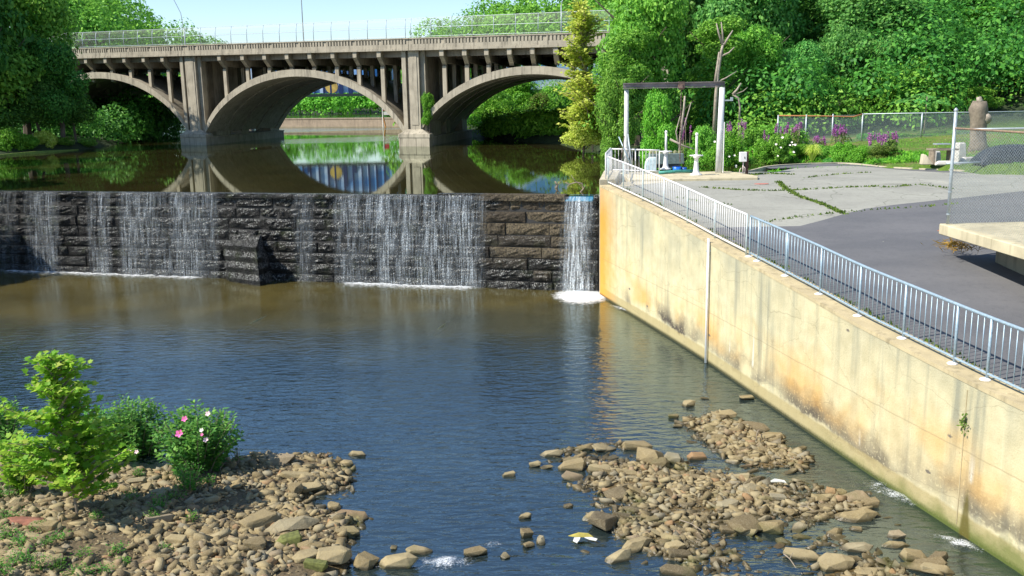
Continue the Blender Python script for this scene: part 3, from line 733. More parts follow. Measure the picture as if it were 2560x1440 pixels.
# elevated slab on the right
plat = empty('concrete_platform', (12.5, 21, 3.0), 'cream concrete platform edge jutting in at the right above the road', 'platform')
pm = MB(); pm.hexa([(11.3, 8, 4.09), (16, 8, 4.09), (16, 24.5, 4.09), (11.3, 24.3, 4.09), (11.3, 8, 4.37), (16, 8, 4.37), (16, 24.5, 4.37), (11.3, 24.3, 4.37)]); pm.build('slab', M_slab, plat, bevel=.02)
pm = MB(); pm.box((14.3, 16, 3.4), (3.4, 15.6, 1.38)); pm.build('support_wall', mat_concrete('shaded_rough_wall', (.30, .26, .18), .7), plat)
def chainlink(name, p0, p1, z0, z1, cell, r, mat, parent):
    """real diamond wire mesh between two plan points"""
    p0 = np.array(p0); p1 = np.array(p1); L = np.linalg.norm(p1-p0); d = (p1-p0)/L; H = z1-z0; m = MB(); nrm = np.array([-d[1], d[0]])
    def P(s, z, o=0): q = p0+d*s+nrm*o; return (q[0], q[1], z0+z)
    s = -H
    while s < L:
        for sg in (1, -1):
            a0, b0 = (s, 0), (s+H, H)
            sa = max(0, s); sb = min(L, s+H)
            if sb-sa < .02: continue
            if sg == 1: za, zb = sa-s, sb-s
            else: za, zb = H-(sa-s), H-(sb-s)
            A = P(sa, za, r*sg); B = P(sb, zb, r*sg); t = (np.array(B)-np.array(A)); t /= np.linalg.norm(t)
            w = np.cross(t, np.array([nrm[0], nrm[1], 0]))*r; o = np.array([nrm[0], nrm[1], 0])*r
            A = np.array(A); B = np.array(B)
            m.add([A-w, A+o, A+w, B-w, B+o, B+w], [(0, 1, 4, 3), (1, 2, 5, 4), (2, 0, 3, 5)])
        s += cell
    return m.build(name, mat, parent)
M_wire = plain('fence_wire', (.40, .44, .43), .5, .4, .15, 10)
M_rustrail = plain('rusty_rail', (.36, .24, .15), .8, 0, .4, 18)
cf = empty('chain_link_fence', (11.45, 24.2, 4.37), 'tall chain link fence with grey corner post on the concrete platform', 'fence')
m = MB(); m.tube([(11.45, 24.15, 4.37), (11.45, 24.15, 7.30)], .042, 12); po = m.build('corner_post', M_galv, cf, True)
m = MB(); m.lathe((11.45, 24.15, 7.28), [(.05, 0), (.055, .03), (.03, .07), (.005, .09)], 10); m.build('post_cap', M_galv, po, True)
m = MB(); m.tube([(11.45, 24.15, 6.82), (16.5, 24.4, 6.80)], .024, 8); m.build('top_rail', M_galv, cf, True)
m = MB(); m.tube([(11.45, 24.1, 6.85), (11.45, 10.0, 6.82)], .026, 8); m.build('top_rail', M_rustrail, cf, True)
m = MB(); m.tube([(13.55, 24.25, 4.37), (13.55, 24.25, 6.80)], .034, 10); m.build('post', M_white, cf, True)
chainlink('wire_mesh', (11.5, 24.15), (16.0, 24.38), 4.40, 6.82, .085, .0026, M_wire, cf)
chainlink('wire_mesh', (11.45, 24.1), (11.45, 12), 4.40, 6.84, .085, .0022, M_wire, cf)
for z in (4.62, 5.2, 5.8, 6.3):
    m = MB(); m.tube([(11.45, 24.15, z), (11.45, 24.15, z+.03)], .05, 10); m.build('clamp', M_galv, cf)
# ------------------------------------------------------------------ arch bridge
B0 = np.array([-8.85, 79.26]); bu = np.array([22.68, -11.89]); bu /= np.linalg.norm(bu); bw = np.array([.14, .99]); BD = 18.8
BSZ, BDROP = 1.115, .442   # size of the bridge module and how deep its footing stands in the water
B0 = B0*BSZ
def bp_(s, t, z): q = B0+bu*s*BSZ+bw*t*BSZ; return (q[0], q[1], POND+z*BSZ-BDROP)
def grade(s): return -.0208*(s+11.2)
bridge = empty('arch_bridge', bp_(-11.2, 0, 0), 'grey open spandrel concrete arch bridge crossing the pond', 'bridge')
def bbox(mb, s0, s1, t0, t1, z0, z1, g=True):
    q = []
    for zz in (z0, z1):
        for s, t in ((s0, t0), (s1, t0), (s1, t1), (s0, t1)):
            z = zz if not hasattr(zz, '__call__') else zz(s)
            q.append(bp_(s, t, z+(grade(s) if g else 0)))
    mb.hexa(q); return mb
SB0, SB1 = -47.0, 20.5
m = MB()
for a_, b_ in ((SB0, -24.3), (-24.26, .9), (.94, SB1)): bbox(m, a_, b_, -.55, BD+.55, 8.42, 8.60)
m.build('deck_slab', M_bridge, bridge)
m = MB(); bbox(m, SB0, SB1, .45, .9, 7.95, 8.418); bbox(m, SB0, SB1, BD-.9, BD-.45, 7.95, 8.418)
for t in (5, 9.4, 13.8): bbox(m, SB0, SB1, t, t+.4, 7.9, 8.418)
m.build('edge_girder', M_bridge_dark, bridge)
def parapet(t0, t1, out):
    m = MB()
    for a_, b_ in ((SB0, -24.3), (-24.26, .9), (.94, SB1)):
        bbox(m, a_, b_, t0+.08, t1, 8.602, 9.33); bbox(m, a_, b_, t0, t0+.078, 8.602, 8.92); bbox(m, a_, b_, t0-.03, t1+.03, 9.332, 9.42)
    if out:
        s = SB0+.1
        while s < SB1-.2:
            if not (-24.5 < s < -24.1 or .7 < s < 1.1):
                bbox(m, s, s+.17, t0-.005, t0+.076, 8.922, 9.28)
            s += .31 if (int((s-SB0)/3.0) != int((s+.31-SB0)/3.0)) is False else .55
    return m.build('parapet', M_bridge, bridge)
parapet(-.5, -.22, True); parapet(BD+.22, BD+.5, False)
def arch_z(d, half, rise):   # blend of circle and ellipse
    Rr = (half*half+rise*rise)/(2*rise); d = min(abs(d), half*.9999)
    return .6*(rise-(Rr-math.sqrt(Rr*Rr-d*d)))+.4*rise*math.sqrt(1-(d/half)**2)
ACH = [(-36.9, 12.0), (-11.2, 11.6), (12.1, 11.0)]
for c, half in ACH:
    n = 44; m = MB(); prev = None
    rib = [(0.0, 1.5), (1.62, BD-1.62), (BD-1.5, BD)]
    for i in range(n):
        sa, sb = c-half+2*half*i/n, c-half+2*half*(i+1)/n
        zo = lambda s: 1.45+arch_z(s-c, half, 5.62); 
        hi = half-.25
        zi = lambda s: 1.15+arch_z(min(abs(s-c), hi), hi, 5.30)
        bbox(m, sa, sb, 0, 1.3, lambda s: zi(s), lambda s: zo(s))
        bbox(m, sa, sb, 1.302, BD-1.302, lambda s: zi(s)+.12, lambda s: zo(s)-.08)
        for t in (4.2, 8.2, 12.2): bbox(m, sa, sb, t, t+.5, lambda s: zi(s)+.03, lambda s: zi(s)+.118)
        bbox(m, sa, sb, BD-1.3, BD, lambda s: zi(s), lambda s: zo(s))
    m.build('arch', M_bridge, bridge)
def pier(s0, s1):
    m = MB()
    bbox(m, s0-.45, s1+.9, -.55, .9, -1.5, 1.35, False); bbox(m, s0-.5, s1+.95, -.6, .9, 1.1, 1.38, False)
    a_ = [bp_(s0-.5, -.6, 1.385), bp_(s1+.95, -.6, 1.385), bp_(s1+.95, .9, 1.385), bp_(s0-.5, .9, 1.385), bp_(s0+.3, -.1, 1.8), bp_(s1+.1, -.1, 1.8), bp_(s1+.1, .6, 1.8), bp_(s0+.3, .6, 1.8)]; m.hexa(a_)
    bbox(m, s0-.45, s1+.9, .902, BD+.3, -1.5, 1.05, False); bbox(m, s0-.5, s1+.95, .902, BD+.35, 1.052, 1.20, False)
    po = m.build('pier_base', M_bridge, bridge, bevel=.03)
    m = MB()
    gs = lambda a, b, t0, t1, z0, z1: bbox(m, a, b, t0, t1, z0, z1)
    bbox(m, s0, s1, .25, 1.2, .5, 8.415)                       # body
    bbox(m, s0, s0+.42, -.12, .248, 1.2, 8.41); bbox(m, s0+.66, s1, -.12, .248, 1.2, 8.41)   # strips with a dark groove between
    bbox(m, s0+.8, s1-.2, -.17, -.122, 2.4, 8.1)
    bbox(m, s1+.002, s1+.5, .25, BD*.3, .5, 8.415); bbox(m, s0+.2, s1+.5, 1.202, 2.6, .5, 8.41); bbox(m, s0+.2, s1+.4, BD-2.6, BD, .5, 8.41); bbox(m, s0+.2, s1+.4, 8.4, 10.4, .5, 8.41)
    m.build('pier', M_bridge, bridge, bevel=.02)
pier(-25.25, -23.25); pier(.05, 1.75)
m = MB(); bbox(m, -50, -46.8, -.5, BD+.5, -2, 8.4); bbox(m, 20.5, 23, -.5, BD+.5, -2, 8.4); m.build('abutment', M_bridge, bridge)
cols = [-45.6, -43.2, -40.9, -38.1, -35.24, -32.56, -29.89, -27.34, -20.01, -17.21, -14.59, -12.0, -9.44, -6.94, -4.6, -2.12, 4.02, 6.15, 8.16, 10.19, 12.17, 14.14, 15.96, 18.0, 20.0]
for s in cols:
    c, half = min(ACH, key=lambda a: abs(a[0]-s)); zt = 1.4+arch_z(s-c, half, 5.6)
    cb = MB(); w = .2
    # transverse beam with tapered cantilever nose
    for nose in (0, 1):
        f_ = (lambda t: t) if nose == 0 else (lambda t: BD-t)
        q = [bp_(s-w, f_(-.42), 7.95+grade(s)), bp_(s+w, f_(-.42), 7.95+grade(s)), bp_(s+w, f_(.95), 7.15+grade(s)), bp_(s-w, f_(.95), 7.15+grade(s)),
             bp_(s-w, f_(-.42), 8.41+grade(s)), bp_(s+w, f_(-.42), 8.41+grade(s)), bp_(s+w, f_(.95), 8.41+grade(s)), bp_(s-w, f_(.95), 8.41+grade(s))]
        cb.hexa(q)
    bbox(cb, s-w, s+w, .952, BD-.952, 7.45, 8.40)
    b_o = cb.build('cross_beam', M_bridge, bridge)
    if zt+.1 < 7.1+grade(s):
        for t in (.55, 4.6, 9.1, 13.8, BD-.95):
            cm = MB(); bbox(cm, s-.19, s+.19, t, t+.4, zt-.3-grade(s), 7.2 if t in (.55, BD-.95) else 7.46); cm.build('spandrel_column', M_bridge, bridge)
# pedestrian fence on the near parapet
def mat_veil(name, col, al):
    a = NT(name); d = a.pbsdf(col, .5, .4, .2); t = a.n('BsdfTransparent').outputs[0]
    return a.done(a.n('MixShader', {0: al, 1: t, 2: d}).outputs[0])
M_veil = mat_veil('fine_wire_mesh', (.34, .34, .31), .15)
bf = empty('bridge_fence', bp_(-11, -.36, 9.42), 'curved galvanised mesh fence running along the top of the bridge parapet', 'fence')
prof = [(0, 0), (.0, .55), (.02, .95), (.12, 1.3), (.30, 1.55)]
sps = []
for a_, b_, stp in ((-46.2, -24.5, 2.05), (-24.1, .62, 1.92), (1.15, 20.4, 1.95)):
    n = round((b_-a_)/stp); sps += [a_+(b_-a_)*k/n for k in range(n+1)]
for s in sps:
    m = MB(); m.tube([bp_(s, -.36+o, 9.42+h+grade(s)) for o, h in prof], .032, 6); m.build('post', M_galv, bf, True)
for o, h in (prof[-1], (.01, .80), (0, .10)):
    m = MB(); m.tube([bp_(s, -.36+o, 9.42+h+grade(s)) for s in np.linspace(-46.2, 20.4, 30)], .022, 6); m.build('rail', M_galv, bf, True)
vs = [bp_(s, -.36+o, 9.42+h+grade(s)) for s in np.linspace(-46.2, 20.4, 30) for o, h in prof]; k = len(prof)
mesh_np('wire_mesh', vs, [(i*k+j, (i+1)*k+j, (i+1)*k+j+1, i*k+j+1) for i in range(29) for j in range(k-1)], M_veil, bf)
# street lamps on the bridge
def lamp(s, t, h, arm, side, label, head=True, r=.07, rise=1.1):
    b = np.array(bp_(s, t, 8.6+grade(s))); root = empty('street_lamp', b, label, 'street lamp', 'street lamps on the bridge')
    m = MB(); m.tube([b, b+[0, 0, h*.5], b+[0, 0, h]], [r, r*.8, r*.6], 8); m.build('pole', M_galv, root, True)
    if arm:
        tip = b+np.array([side*arm, 0, h+arm*rise]); m = MB(); m.tube([b+[0, 0, h-.3], b+np.array([side*arm*.12, 0, h+arm*.41*rise]), b+np.array([side*arm*.5, 0, h+arm*.77*rise]), tip], .04, 6); m.build('arm', M_galv, root, True)
        m = MB(); m.lathe(tip+np.array([side*.25, 0, -.08]), [(.03, .16), (.14, .1), (.16, .0), (.1, -.06), (.02, -.08)], 10); m.build('lamp_head', M_white, root, True)
lamp(-30.9, 10, 3.8, 1.65, -1, 'street lamp with long arm at the left end of the bridge', rise=2.4)
lamp(-14.6, 10, 13, 0, 1, 'tall straight lamp pole above the middle arch')
lamp(13.3, 14, 4.8, .85, 1, 'short street lamp with curved arm at the right end of the bridge')
# ------------------------------------------------------------------ far things seen through the arches
lw = MB(); A = at(640, 317, POND); Bp = at(1100, 316, POND); d = (Bp-A)[:2]; d = d/np.linalg.norm(d); A = A[:2]-d*14; E = Bp[:2]+d*3
n_ = np.array([-d[1], d[0]])
lw.prism([A, E, E+n_*1.2, A+n_*1.2], POND-2, POND+1.38); lw.prism([A-n_*.1, E-n_*.1, E+n_*1.3, A+n_*1.3], POND+1.385, POND+1.6)
tag(lw.build('low_river_wall', mat_concrete('brown_wall_concrete', (.30, .24, .18), .6)), 'low brown concrete wall across the water beyond the middle arch', 'wall')
q = at(960, 318, POND)
nv = empty('channel_marker', (q[0], q[1]-1, POND), 'thin post with red and white sign standing at the low wall', 'marker')
m = MB(); m.tube([(q[0], q[1]-1, POND-1), (q[0], q[1]-1, POND+4.3)], .1, 6); m.build('post', M_white, nv)
m = MB(); m.box((q[0]+.5, q[1]-1, POND+3.3), (.8, .06, .9)); m.build('red_panel', plain('red_paint', (.5, .04, .06), .5), nv)
m = MB(); m.box((q[0]+.6, q[1]-1, POND+2.4), (1.0, .06, .55)); m.build('white_panel', M_white, nv)
m = MB(); m.tube([(q[0]+.1, q[1]-1, POND+1.7), (q[0]+.5, q[1]-1, POND-.3)], .12, 6); m.build('orange_brace', plain('orange_paint', (.5, .22, .05), .6), nv)
# painted far bridge
fy = 152.0
def fp(px, py): return aty(px, py, fy)
fbz = fp(880, 237)[2]
fb = empty('painted_bridge', (-40, fy, POND), 'distant bridge with dark girder and blue white mural panels seen through the arch', 'bridge')
m = MB(); m.box((-24, fy, fbz), (84, 2.4, .42)); m.build('girder', plain('dark_green_steel', (.02, .04, .035), .5), fb)
def mat_mural():
    a = NT('sky_mural'); p = a.pos(); n = a.noise(a.map(p, (.12, 1, .35)), 1.0, 4)
    c = a.mix(a.mapr(n, .42, .58), (.55, .66, .80), (.08, .30, .66)); return a.done(a.pbsdf(c, .6))
m = MB(); m.box((-24, fy+.3, fbz+3.45), (82, .3, 6.2)); m.build('mural_panel', mat_mural(), fb)
mb_ = plain('dark_blue_paint', (.01, .03, .12), .5)
for px in (853, 877, 760, 975, 1068, 1190):
    q = fp(px, 225); m = MB(); w = .62 if px in (853, 877) else .38; hh = 3.4 if px in (853, 1068, 975, 1100, 700) else 1.2
    m.box((q[0], fy-.05, fbz+.22+hh/2), (w, .25, hh)); m.build('painted_post', mb_, fb)
for k in range(44):
    x_ = -58+k*1.35+random.uniform(-.2, .2); m = MB(); m.box((x_, fy-.02, fbz+.25+2.9), (random.uniform(.16, .32), .2, 5.8)); m.build('painted_post', mb_, fb)
q = fp(829, 217); sm = MB(); n = 28; vs = [(q[0], fy-.1, q[2])]
for k in range(n): a_ = 2*math.pi*k/n; r = 1.0; vs.append((q[0]+r*math.cos(a_), fy-.1, q[2]+r*math.sin(a_)))
sm.add(vs, [(0, 1+k, 1+(k+1) % n) for k in range(n)]); so = sm.build('sun_emblem', plain('sun_yellow', (.62, .42, .10), .6, 0, .3, 1), fb)
sm = MB()
for k in range(14):
    a_ = 2*math.pi*k/14; c_, s_ = math.cos(a_), math.sin(a_); P_ = lambda r, o: (q[0]+r*c_-o*s_, fy-.12, q[2]+r*s_+o*c_)
    sm.add([P_(1.04, -.15), P_(1.04, .15), P_(1.55, 0)], [(0, 1, 2)])
sm.build('sun_ray', plain('navy_paint', (.03, .06, .18), .6), so)
for px in (610, 1180):
    q = fp(px, 237); m = MB(); m.box((q[0]+.5, fy+.2, POND+1.6), (1.0, 1.5, 7.2)); m.build('pier', M_bridge_dark, fb)
# ------------------------------------------------------------------ foliage tools
rg = np.random.RandomState(11)
def cards(C, N, S, fold=.25, aspect=.62, rgen=rg):
    """leaf blades: 4-vertex folded rhombi at centres C with normals N and lengths S"""
    n = len(C); N = N/np.linalg.norm(N, axis=1)[:, None]; T = rgen.normal(size=(n, 3)); T[:, 2] -= .3
    T -= (T*N).sum(1)[:, None]*N; T /= np.linalg.norm(T, axis=1)[:, None]; B = np.cross(N, T); S = S[:, None]
    v = np.stack([C-T*S*.5, C+B*S*.5*aspect+N*S*fold*.3-T*S*.05, C+T*S*.5, C-B*S*.5*aspect+N*S*fold*.3-T*S*.05], 1).reshape(-1, 3)
    return v, np.arange(4*n).reshape(n, 4)
def crown_mesh(name, seed, blobs, per, size, squash=.8, jitter=.55):
    """blobs: list of (x, y, z, r). leaf clumps on the outside of overlapping lobes"""
    r_ = np.random.RandomState(seed); Cs = []; Ns = []; B = np.array(blobs)
    for bx, by, bz, br in blobs:
        n = int(per*(br**2)*1.15); d = r_.normal(size=(n, 3)); d[:, 2] += .25; d /= np.linalg.norm(d, axis=1)[:, None]; sc_ = r_.uniform(.75, 1.3, 3)
        # sub-clumps: push in and out with low-frequency noise
        k = r_.normal(size=(13, 3)); k /= np.linalg.norm(k, axis=1)[:, None]
        w = np.max(d@k.T, axis=1); rad = br*(.50+.66*np.clip((w-.40)/.55, 0, 1)+r_.normal(size=n)*.11)
        keep = (w > .5) | (r_.rand(n) < .6)
        c = np.array([bx, by, bz])+d*sc_*rad[:, None]*np.array([1, 1, squash]); c = c[keep]; d = d[keep]
        dist = (np.linalg.norm((c[:, None, :]-B[None, :, :3])/np.array([1, 1, squash]), axis=2)/B[None, :, 3]).min(1)
        kk = dist > .42; Cs.append(c[kk]); Ns.append(d[kk])
    Cn = np.concatenate(Cs); Nn = np.concatenate(Ns)+r_.normal(size=(sum(len(c) for c in Cs), 3))*jitter; Nn[:, 2] += .35
    S = size*r_.uniform(.6, 1.35, len(Cn)); v, f = cards(Cn, Nn, S, rgen=r_)
    me = bpy.data.meshes.new(name); me.vertices.add(len(v)); me.vertices.foreach_set('co', v.astype(np.float32).ravel())
    me.loops.add(f.size); me.loops.foreach_set('vertex_index', f.astype(np.int32).ravel()); me.polygons.add(len(f)); me.polygons.foreach_set('loop_start', np.arange(0, f.size, 4, dtype=np.int32))
    me.update(calc_edges=True); return me
def lobes(seed, kind):
    r = random.Random(seed); b = []
    if kind == 'round':
        for _ in range(30):
            a = r.uniform(0, 6.28); rr = r.uniform(.15, .62); z = r.uniform(-.55, .62); rr *= math.sqrt(max(.15, 1-z*z*.9)); b.append((rr*math.cos(a), rr*math.sin(a), z, r.uniform(.16, .40)))
    elif kind == 'tall':
        for _ in range(34):
            z = r.uniform(-1.3, 1.25); w = .52*math.sqrt(max(.08, 1-(z/1.5)**2)); a = r.uniform(0, 6.28); rr = w*r.uniform(.3, 1); b.append((rr*math.cos(a), rr*math.sin(a), z, r.uniform(.15, .36)))
    elif kind == 'slim':
        for _ in range(18):
            z = r.uniform(-1.5, 1.5); w = .26*(1.15-(z+1.5)/3.4); a = r.uniform(0, 6.28); b.append((w*math.cos(a), w*math.sin(a), z, r.uniform(.16, .27)))
    elif kind == 'spread':
        for _ in range(24):
            a = r.uniform(0, 6.28); rr = r.uniform(.2, .95); z = r.uniform(-.25, .45)*(1-.4*rr); b.append((rr*math.cos(a), rr*math.sin(a), z, r.uniform(.20, .34)))
    else: # low mound
        for _ in range(16):
            a = r.uniform(0, 6.28); rr = r.uniform(0, .75); z = r.uniform(-.1, .5)*(1-rr*.6); b.append((rr*math.cos(a), rr*math.sin(a), z, r.uniform(.24, .40)))
    return b
G_mid = foliage('leaf_mid_green', [(.07, .20, .022), (.17, .39, .045), (.32, .58, .075)])
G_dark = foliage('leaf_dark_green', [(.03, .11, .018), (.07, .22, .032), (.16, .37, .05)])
G_blue = foliage('leaf_bluish_green', [(.05, .20, .045), (.12, .37, .075), (.24, .55, .11)])
G_yel = foliage('leaf_yellow_green', [(.30, .44, .05), (.52, .64, .09), (.74, .78, .20)])
G_lime = foliage('leaf_lime_green', [(.07, .22, .018), (.14, .38, .03), (.26, .54, .05)])
G_olive = foliage('leaf_olive_green', [(.06, .12, .018), (.12, .20, .03), (.20, .27, .045)])
PROTO = {}
def crown_proto(kind, size, v):
    k = (kind, size, v)
    if k not in PROTO:
        per = {'big': 9500, 'mid': 4600, 'small': 1500}[size]; ls = {'big': .062, 'mid': .086, 'small': .10}[size]
        PROTO[k] = crown_mesh('crown', v*17+len(kind), lobes(v*5+1, kind), per, ls)
    return PROTO[k]
def crown_obj(me, mat):
    # one mesh datablock per material; the material sits on the object slot
    o = bpy.data.objects.new('crown', me); COL.objects.link(o)
    if not me.materials: me.materials.append(mat)
    o.material_slots[0].link = 'OBJECT'; o.material_slots[0].material = mat; return o
def trunk_mesh(h, r, seed, name='trunk'):
    rr = random.Random(seed); m = MB(); x = y = 0; pts = [(0, 0, -.4)]
    for k in range(1, 6): x += rr.uniform(-.04, .04)*h; y += rr.uniform(-.04, .04)*h; pts.append((x, y, h*k/5))
    m.tube(pts, [r*1.25, r, r*.85, r*.7, r*.5, r*.25], 7)
    for k in range(6):
        t = rr.uniform(.35, .9); b = pts[int(t*5)]; a = rr.uniform(0, 6.28); l = h*rr.uniform(.18, .34)
        m.tube([b, (b[0]+l*.5*math.cos(a), b[1]+l*.5*math.sin(a), b[2]+l*.35), (b[0]+l*math.cos(a), b[1]+l*math.sin(a), b[2]+l*.8)], [r*.4, r*.25, r*.1], 5)
    me = bpy.data.meshes.new(name); me.from_pydata(m.v, [], m.f); me.update(); me.materials.append(M_bark); return me
TRUNKS = [trunk_mesh(1.0, .028, k) for k in range(4)]
def tree(x, y, h, w, kind, mat, label, size='mid', group=None, z=None, v=None, name='tree', cat='tree', low=.12):
    """h total height, w crown half-width"""
    v = random.randrange(3) if v is None else v; z = hz(x, y) if z is None else z
    root = empty(name, (x, y, z), label, cat, group); ext = {'round': .95, 'tall': 1.55, 'slim': 1.72, 'spread': .62, 'mound': .75}[kind]
    ch = h*(1-low); sz = ch/2/ext if kind != 'mound' else h/1.0
    wd_ = {'round': 1.0, 'tall': .82, 'slim': .48, 'spread': 1.22, 'mound': 1.05}[kind]
    c = crown_obj(crown_proto(kind, size, v), mat); c.parent = root; c.scale = (w/wd_, w/wd_, sz); c.location = (0, 0, h-sz*ext if kind != 'mound' else 0); c.rotation_euler = (0, 0, random.uniform(0, 6.28))
    if kind != 'mound':
        t = bpy.data.objects.new('trunk', random.choice(TRUNKS)); COL.objects.link(t); t.parent = root; t.scale = (h*.8, h*.8, h*.85)
    else: c.name = 'foliage'
    return root
def tree_px(px, ybase, ytop, D, wpx, kind, mat, label, size='mid', group=None, **kw):
    """tree standing on the ground at depth D, its top at the given height"""
    q = aty(px, ybase, D); top = aty(px, ytop, D); z = hz(q[0], D); w = wpx/F_PX*D
    return tree(q[0], D, top[2]-z, w, kind, mat, label, size, group, z=z, **kw)
GR = 'trees on the wooded bank at the right'
TR = [ # px, base, top, depth, half width px, kind, material, size, label
 (1600, 300, -60, 67, 125, 'round', G_mid, 'big', 'large green tree standing right behind the lifting frame'),
 (1690, 300, -140, 84, 140, 'round', G_dark, 'big', 'dark tall tree behind the bare dead snag'),
 (1560, 330, 70, 63.5, 80, 'tall', G_mid, 'big', 'green tree touching the right end of the bridge'),
 (1550, 340, 130, 68, 40, 'tall', G_olive, 'mid', 'olive tree half hidden at the right bridge end'),
 (1790, 300, 40, 70, 95, 'tall', G_mid, 'big', 'leafy tree right above the right post of the lifting frame'),
 (1850, 280, -120, 80, 150, 'round', G_blue, 'big', 'blue green tree in the middle of the wooded bank'),
 (1890, 290, 60, 72, 90, 'round', G_mid, 'big', 'rounded tree above the vine covered mound'),
 (2000, 290, 110, 72, 80, 'round', G_blue, 'big', 'drooping blue green tree over the start of the wire fence'),
 (2050, 260, -150, 84, 150, 'round', G_dark, 'big', 'dark crown at the top middle of the wooded bank'),
 (2130, 270, 70, 74, 120, 'spread', G_blue, 'big', 'feathery locust tree with layered boughs over the wire fence'),
 (2180, 270, -40, 78, 150, 'round', G_blue, 'big', 'large pale green locust crown right of centre'),
 (2260, 280, 150, 71, 90, 'spread', G_mid, 'big', 'low spreading tree left of the tall sumac plant'),
 (2330, 260, -150, 88, 150, 'round', G_dark, 'big', 'dark tree in the shaded gap behind the sumac plant'),
 (2400, 260, 20, 80, 110, 'tall', G_mid, 'big', 'tall tree behind the pollarded stump'),
 (2480, 250, -120, 86, 150, 'round', G_mid, 'big', 'high green crown at the top right corner'),
 (2540, 280, 115, 72, 110, 'round', G_lime, 'big', 'bright lime green tree at the right edge above the fence'),
 (2640, 280, -60, 76, 130, 'round', G_mid, 'mid', 'green tree cut by the right picture edge'),
 (1750, 260, -60, 96, 130, 'round', G_mid, 'mid', 'crown in the second row behind the dead snag'),
 (1950, 250, -160, 98, 130, 'tall', G_dark, 'mid', 'second row tree seen above the mound of vines'),
 (2230, 250, -190, 100, 140, 'round', G_mid, 'mid', 'second row tree above the locust crown'),
 (2450, 330, 215, 68, 50, 'round', G_mid, 'mid', 'small round tree just right of the pollarded stump'),
 (1652, 400, 224, 52, 62, 'round', G_lime, 'big', 'bright green leafy bush tree inside the lifting frame'),
 (1528, 385, 215, 62, 36, 'tall', G_mid, 'big', 'green bank tree left of the lifting frame over the water'),
 (1545, 360, 160, 62, 60, 'round', G_mid, 'big', 'green tree behind the left post of the lifting frame'),
]
for px, yb, yt, D, w, kind, mt, sz, lab in TR: tree_px(px, yb, yt, D, w, kind, mt, lab, sz, GR)
# yellow-green slender tree in front of the bridge
def at_ground(px, D): q = aty(px, 350, D); return q[0]
tree_px(1532, 372, 140, 70, 34, 'tall', G_lime, 'light green tree right beside the slender yellow one', 'mid')
tree_px(1462, 374, 262, 70, 66, 'round', G_yel, 'low yellow green bush hanging over the water below the slender tree', 'big')
# shrubs under and behind the right arch
for k, (px, yt, D, w, mt, lab) in enumerate([(1195, 255, 118, 45, G_lime, 'lime shrub at the water under the right arch nearest the pier'), (1250, 225, 122, 50, G_mid, 'mid green shrub under the right arch'),
     (1310, 190, 126, 62, G_lime, 'bright green tree framed by the right arch crown'), (1345, 230, 113, 36, G_olive, 'greyish olive rounded bush framed by the right arch'),
     (1390, 210, 120, 55, G_mid, 'green shrub under the right half of the right arch'), (1420, 262, 107, 46, G_lime, 'lime bush over the water in front of the right arch'), (1320, 300, 106, 60, G_mid, 'low dark shoreline bush under the right arch'),
     (1230, 300, 111, 42, G_mid, 'low shoreline bush beside the right pier'), (1370, 310, 100, 50, G_blue, 'bluish low bush dipping into the pond')]):
    tree_px(px, 345, yt, D, w, 'round', mt, lab, 'mid', 'shrubs seen through the right arch', low=.02)
# left bank trees
GL = 'trees on the left bank'
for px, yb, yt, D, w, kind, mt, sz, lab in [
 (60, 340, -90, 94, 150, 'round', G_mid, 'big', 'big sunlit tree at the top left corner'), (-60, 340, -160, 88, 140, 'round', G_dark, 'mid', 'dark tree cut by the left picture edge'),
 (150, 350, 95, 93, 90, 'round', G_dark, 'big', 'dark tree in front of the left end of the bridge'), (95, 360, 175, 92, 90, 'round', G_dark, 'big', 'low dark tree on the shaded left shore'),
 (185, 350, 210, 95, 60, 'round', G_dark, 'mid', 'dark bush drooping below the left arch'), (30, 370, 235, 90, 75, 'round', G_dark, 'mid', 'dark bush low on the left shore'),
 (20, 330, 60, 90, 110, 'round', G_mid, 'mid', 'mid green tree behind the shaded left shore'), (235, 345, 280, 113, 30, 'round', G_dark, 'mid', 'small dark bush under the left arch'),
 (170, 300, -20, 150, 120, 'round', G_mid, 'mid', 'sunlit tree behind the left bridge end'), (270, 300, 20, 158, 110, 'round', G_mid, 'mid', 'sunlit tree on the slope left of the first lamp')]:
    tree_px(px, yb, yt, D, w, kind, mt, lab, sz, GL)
for k, (x, y, h, w) in enumerate([(-35.5, 47, 11, 5.5), (-33, 40, 9, 4.5), (-40, 56, 12, 6), (-45, 68, 13, 6.5), (-31, 33, 6, 3.6)]):
    tree(x, y, h, w, 'round', G_dark, ['tree shading the left end of the dam', 'tree on the bank below the dam', 'tree on the left pond bank', 'tree on the far left pond bank', 'small tree on the lower left bank'][k], 'mid', 'trees out of frame on the left bank', z=hz(x, y))
for px, yb, yt, D, w, mt, lab in [(20, 388, 300, 87, 50, G_lime, 'sunlit lime bush at the water on the left edge'), (110, 378, 312, 91, 34, G_yel, 'pale feathery sunlit bush on the left shore'),
      (65, 382, 325, 89, 38, G_lime, 'low bright bush between the two sunlit shore bushes'), (160, 378, 335, 93, 36, G_mid, 'dull green bush at the end of the left shore'), (215, 370, 338, 95.5, 30, G_mid, 'small bush on the shore beside the left arch')]:
    tree_px(px, yb, yt, D, w, 'mound', mt, lab, 'mid', 'bushes on the left shore', name='bush', cat='bush')
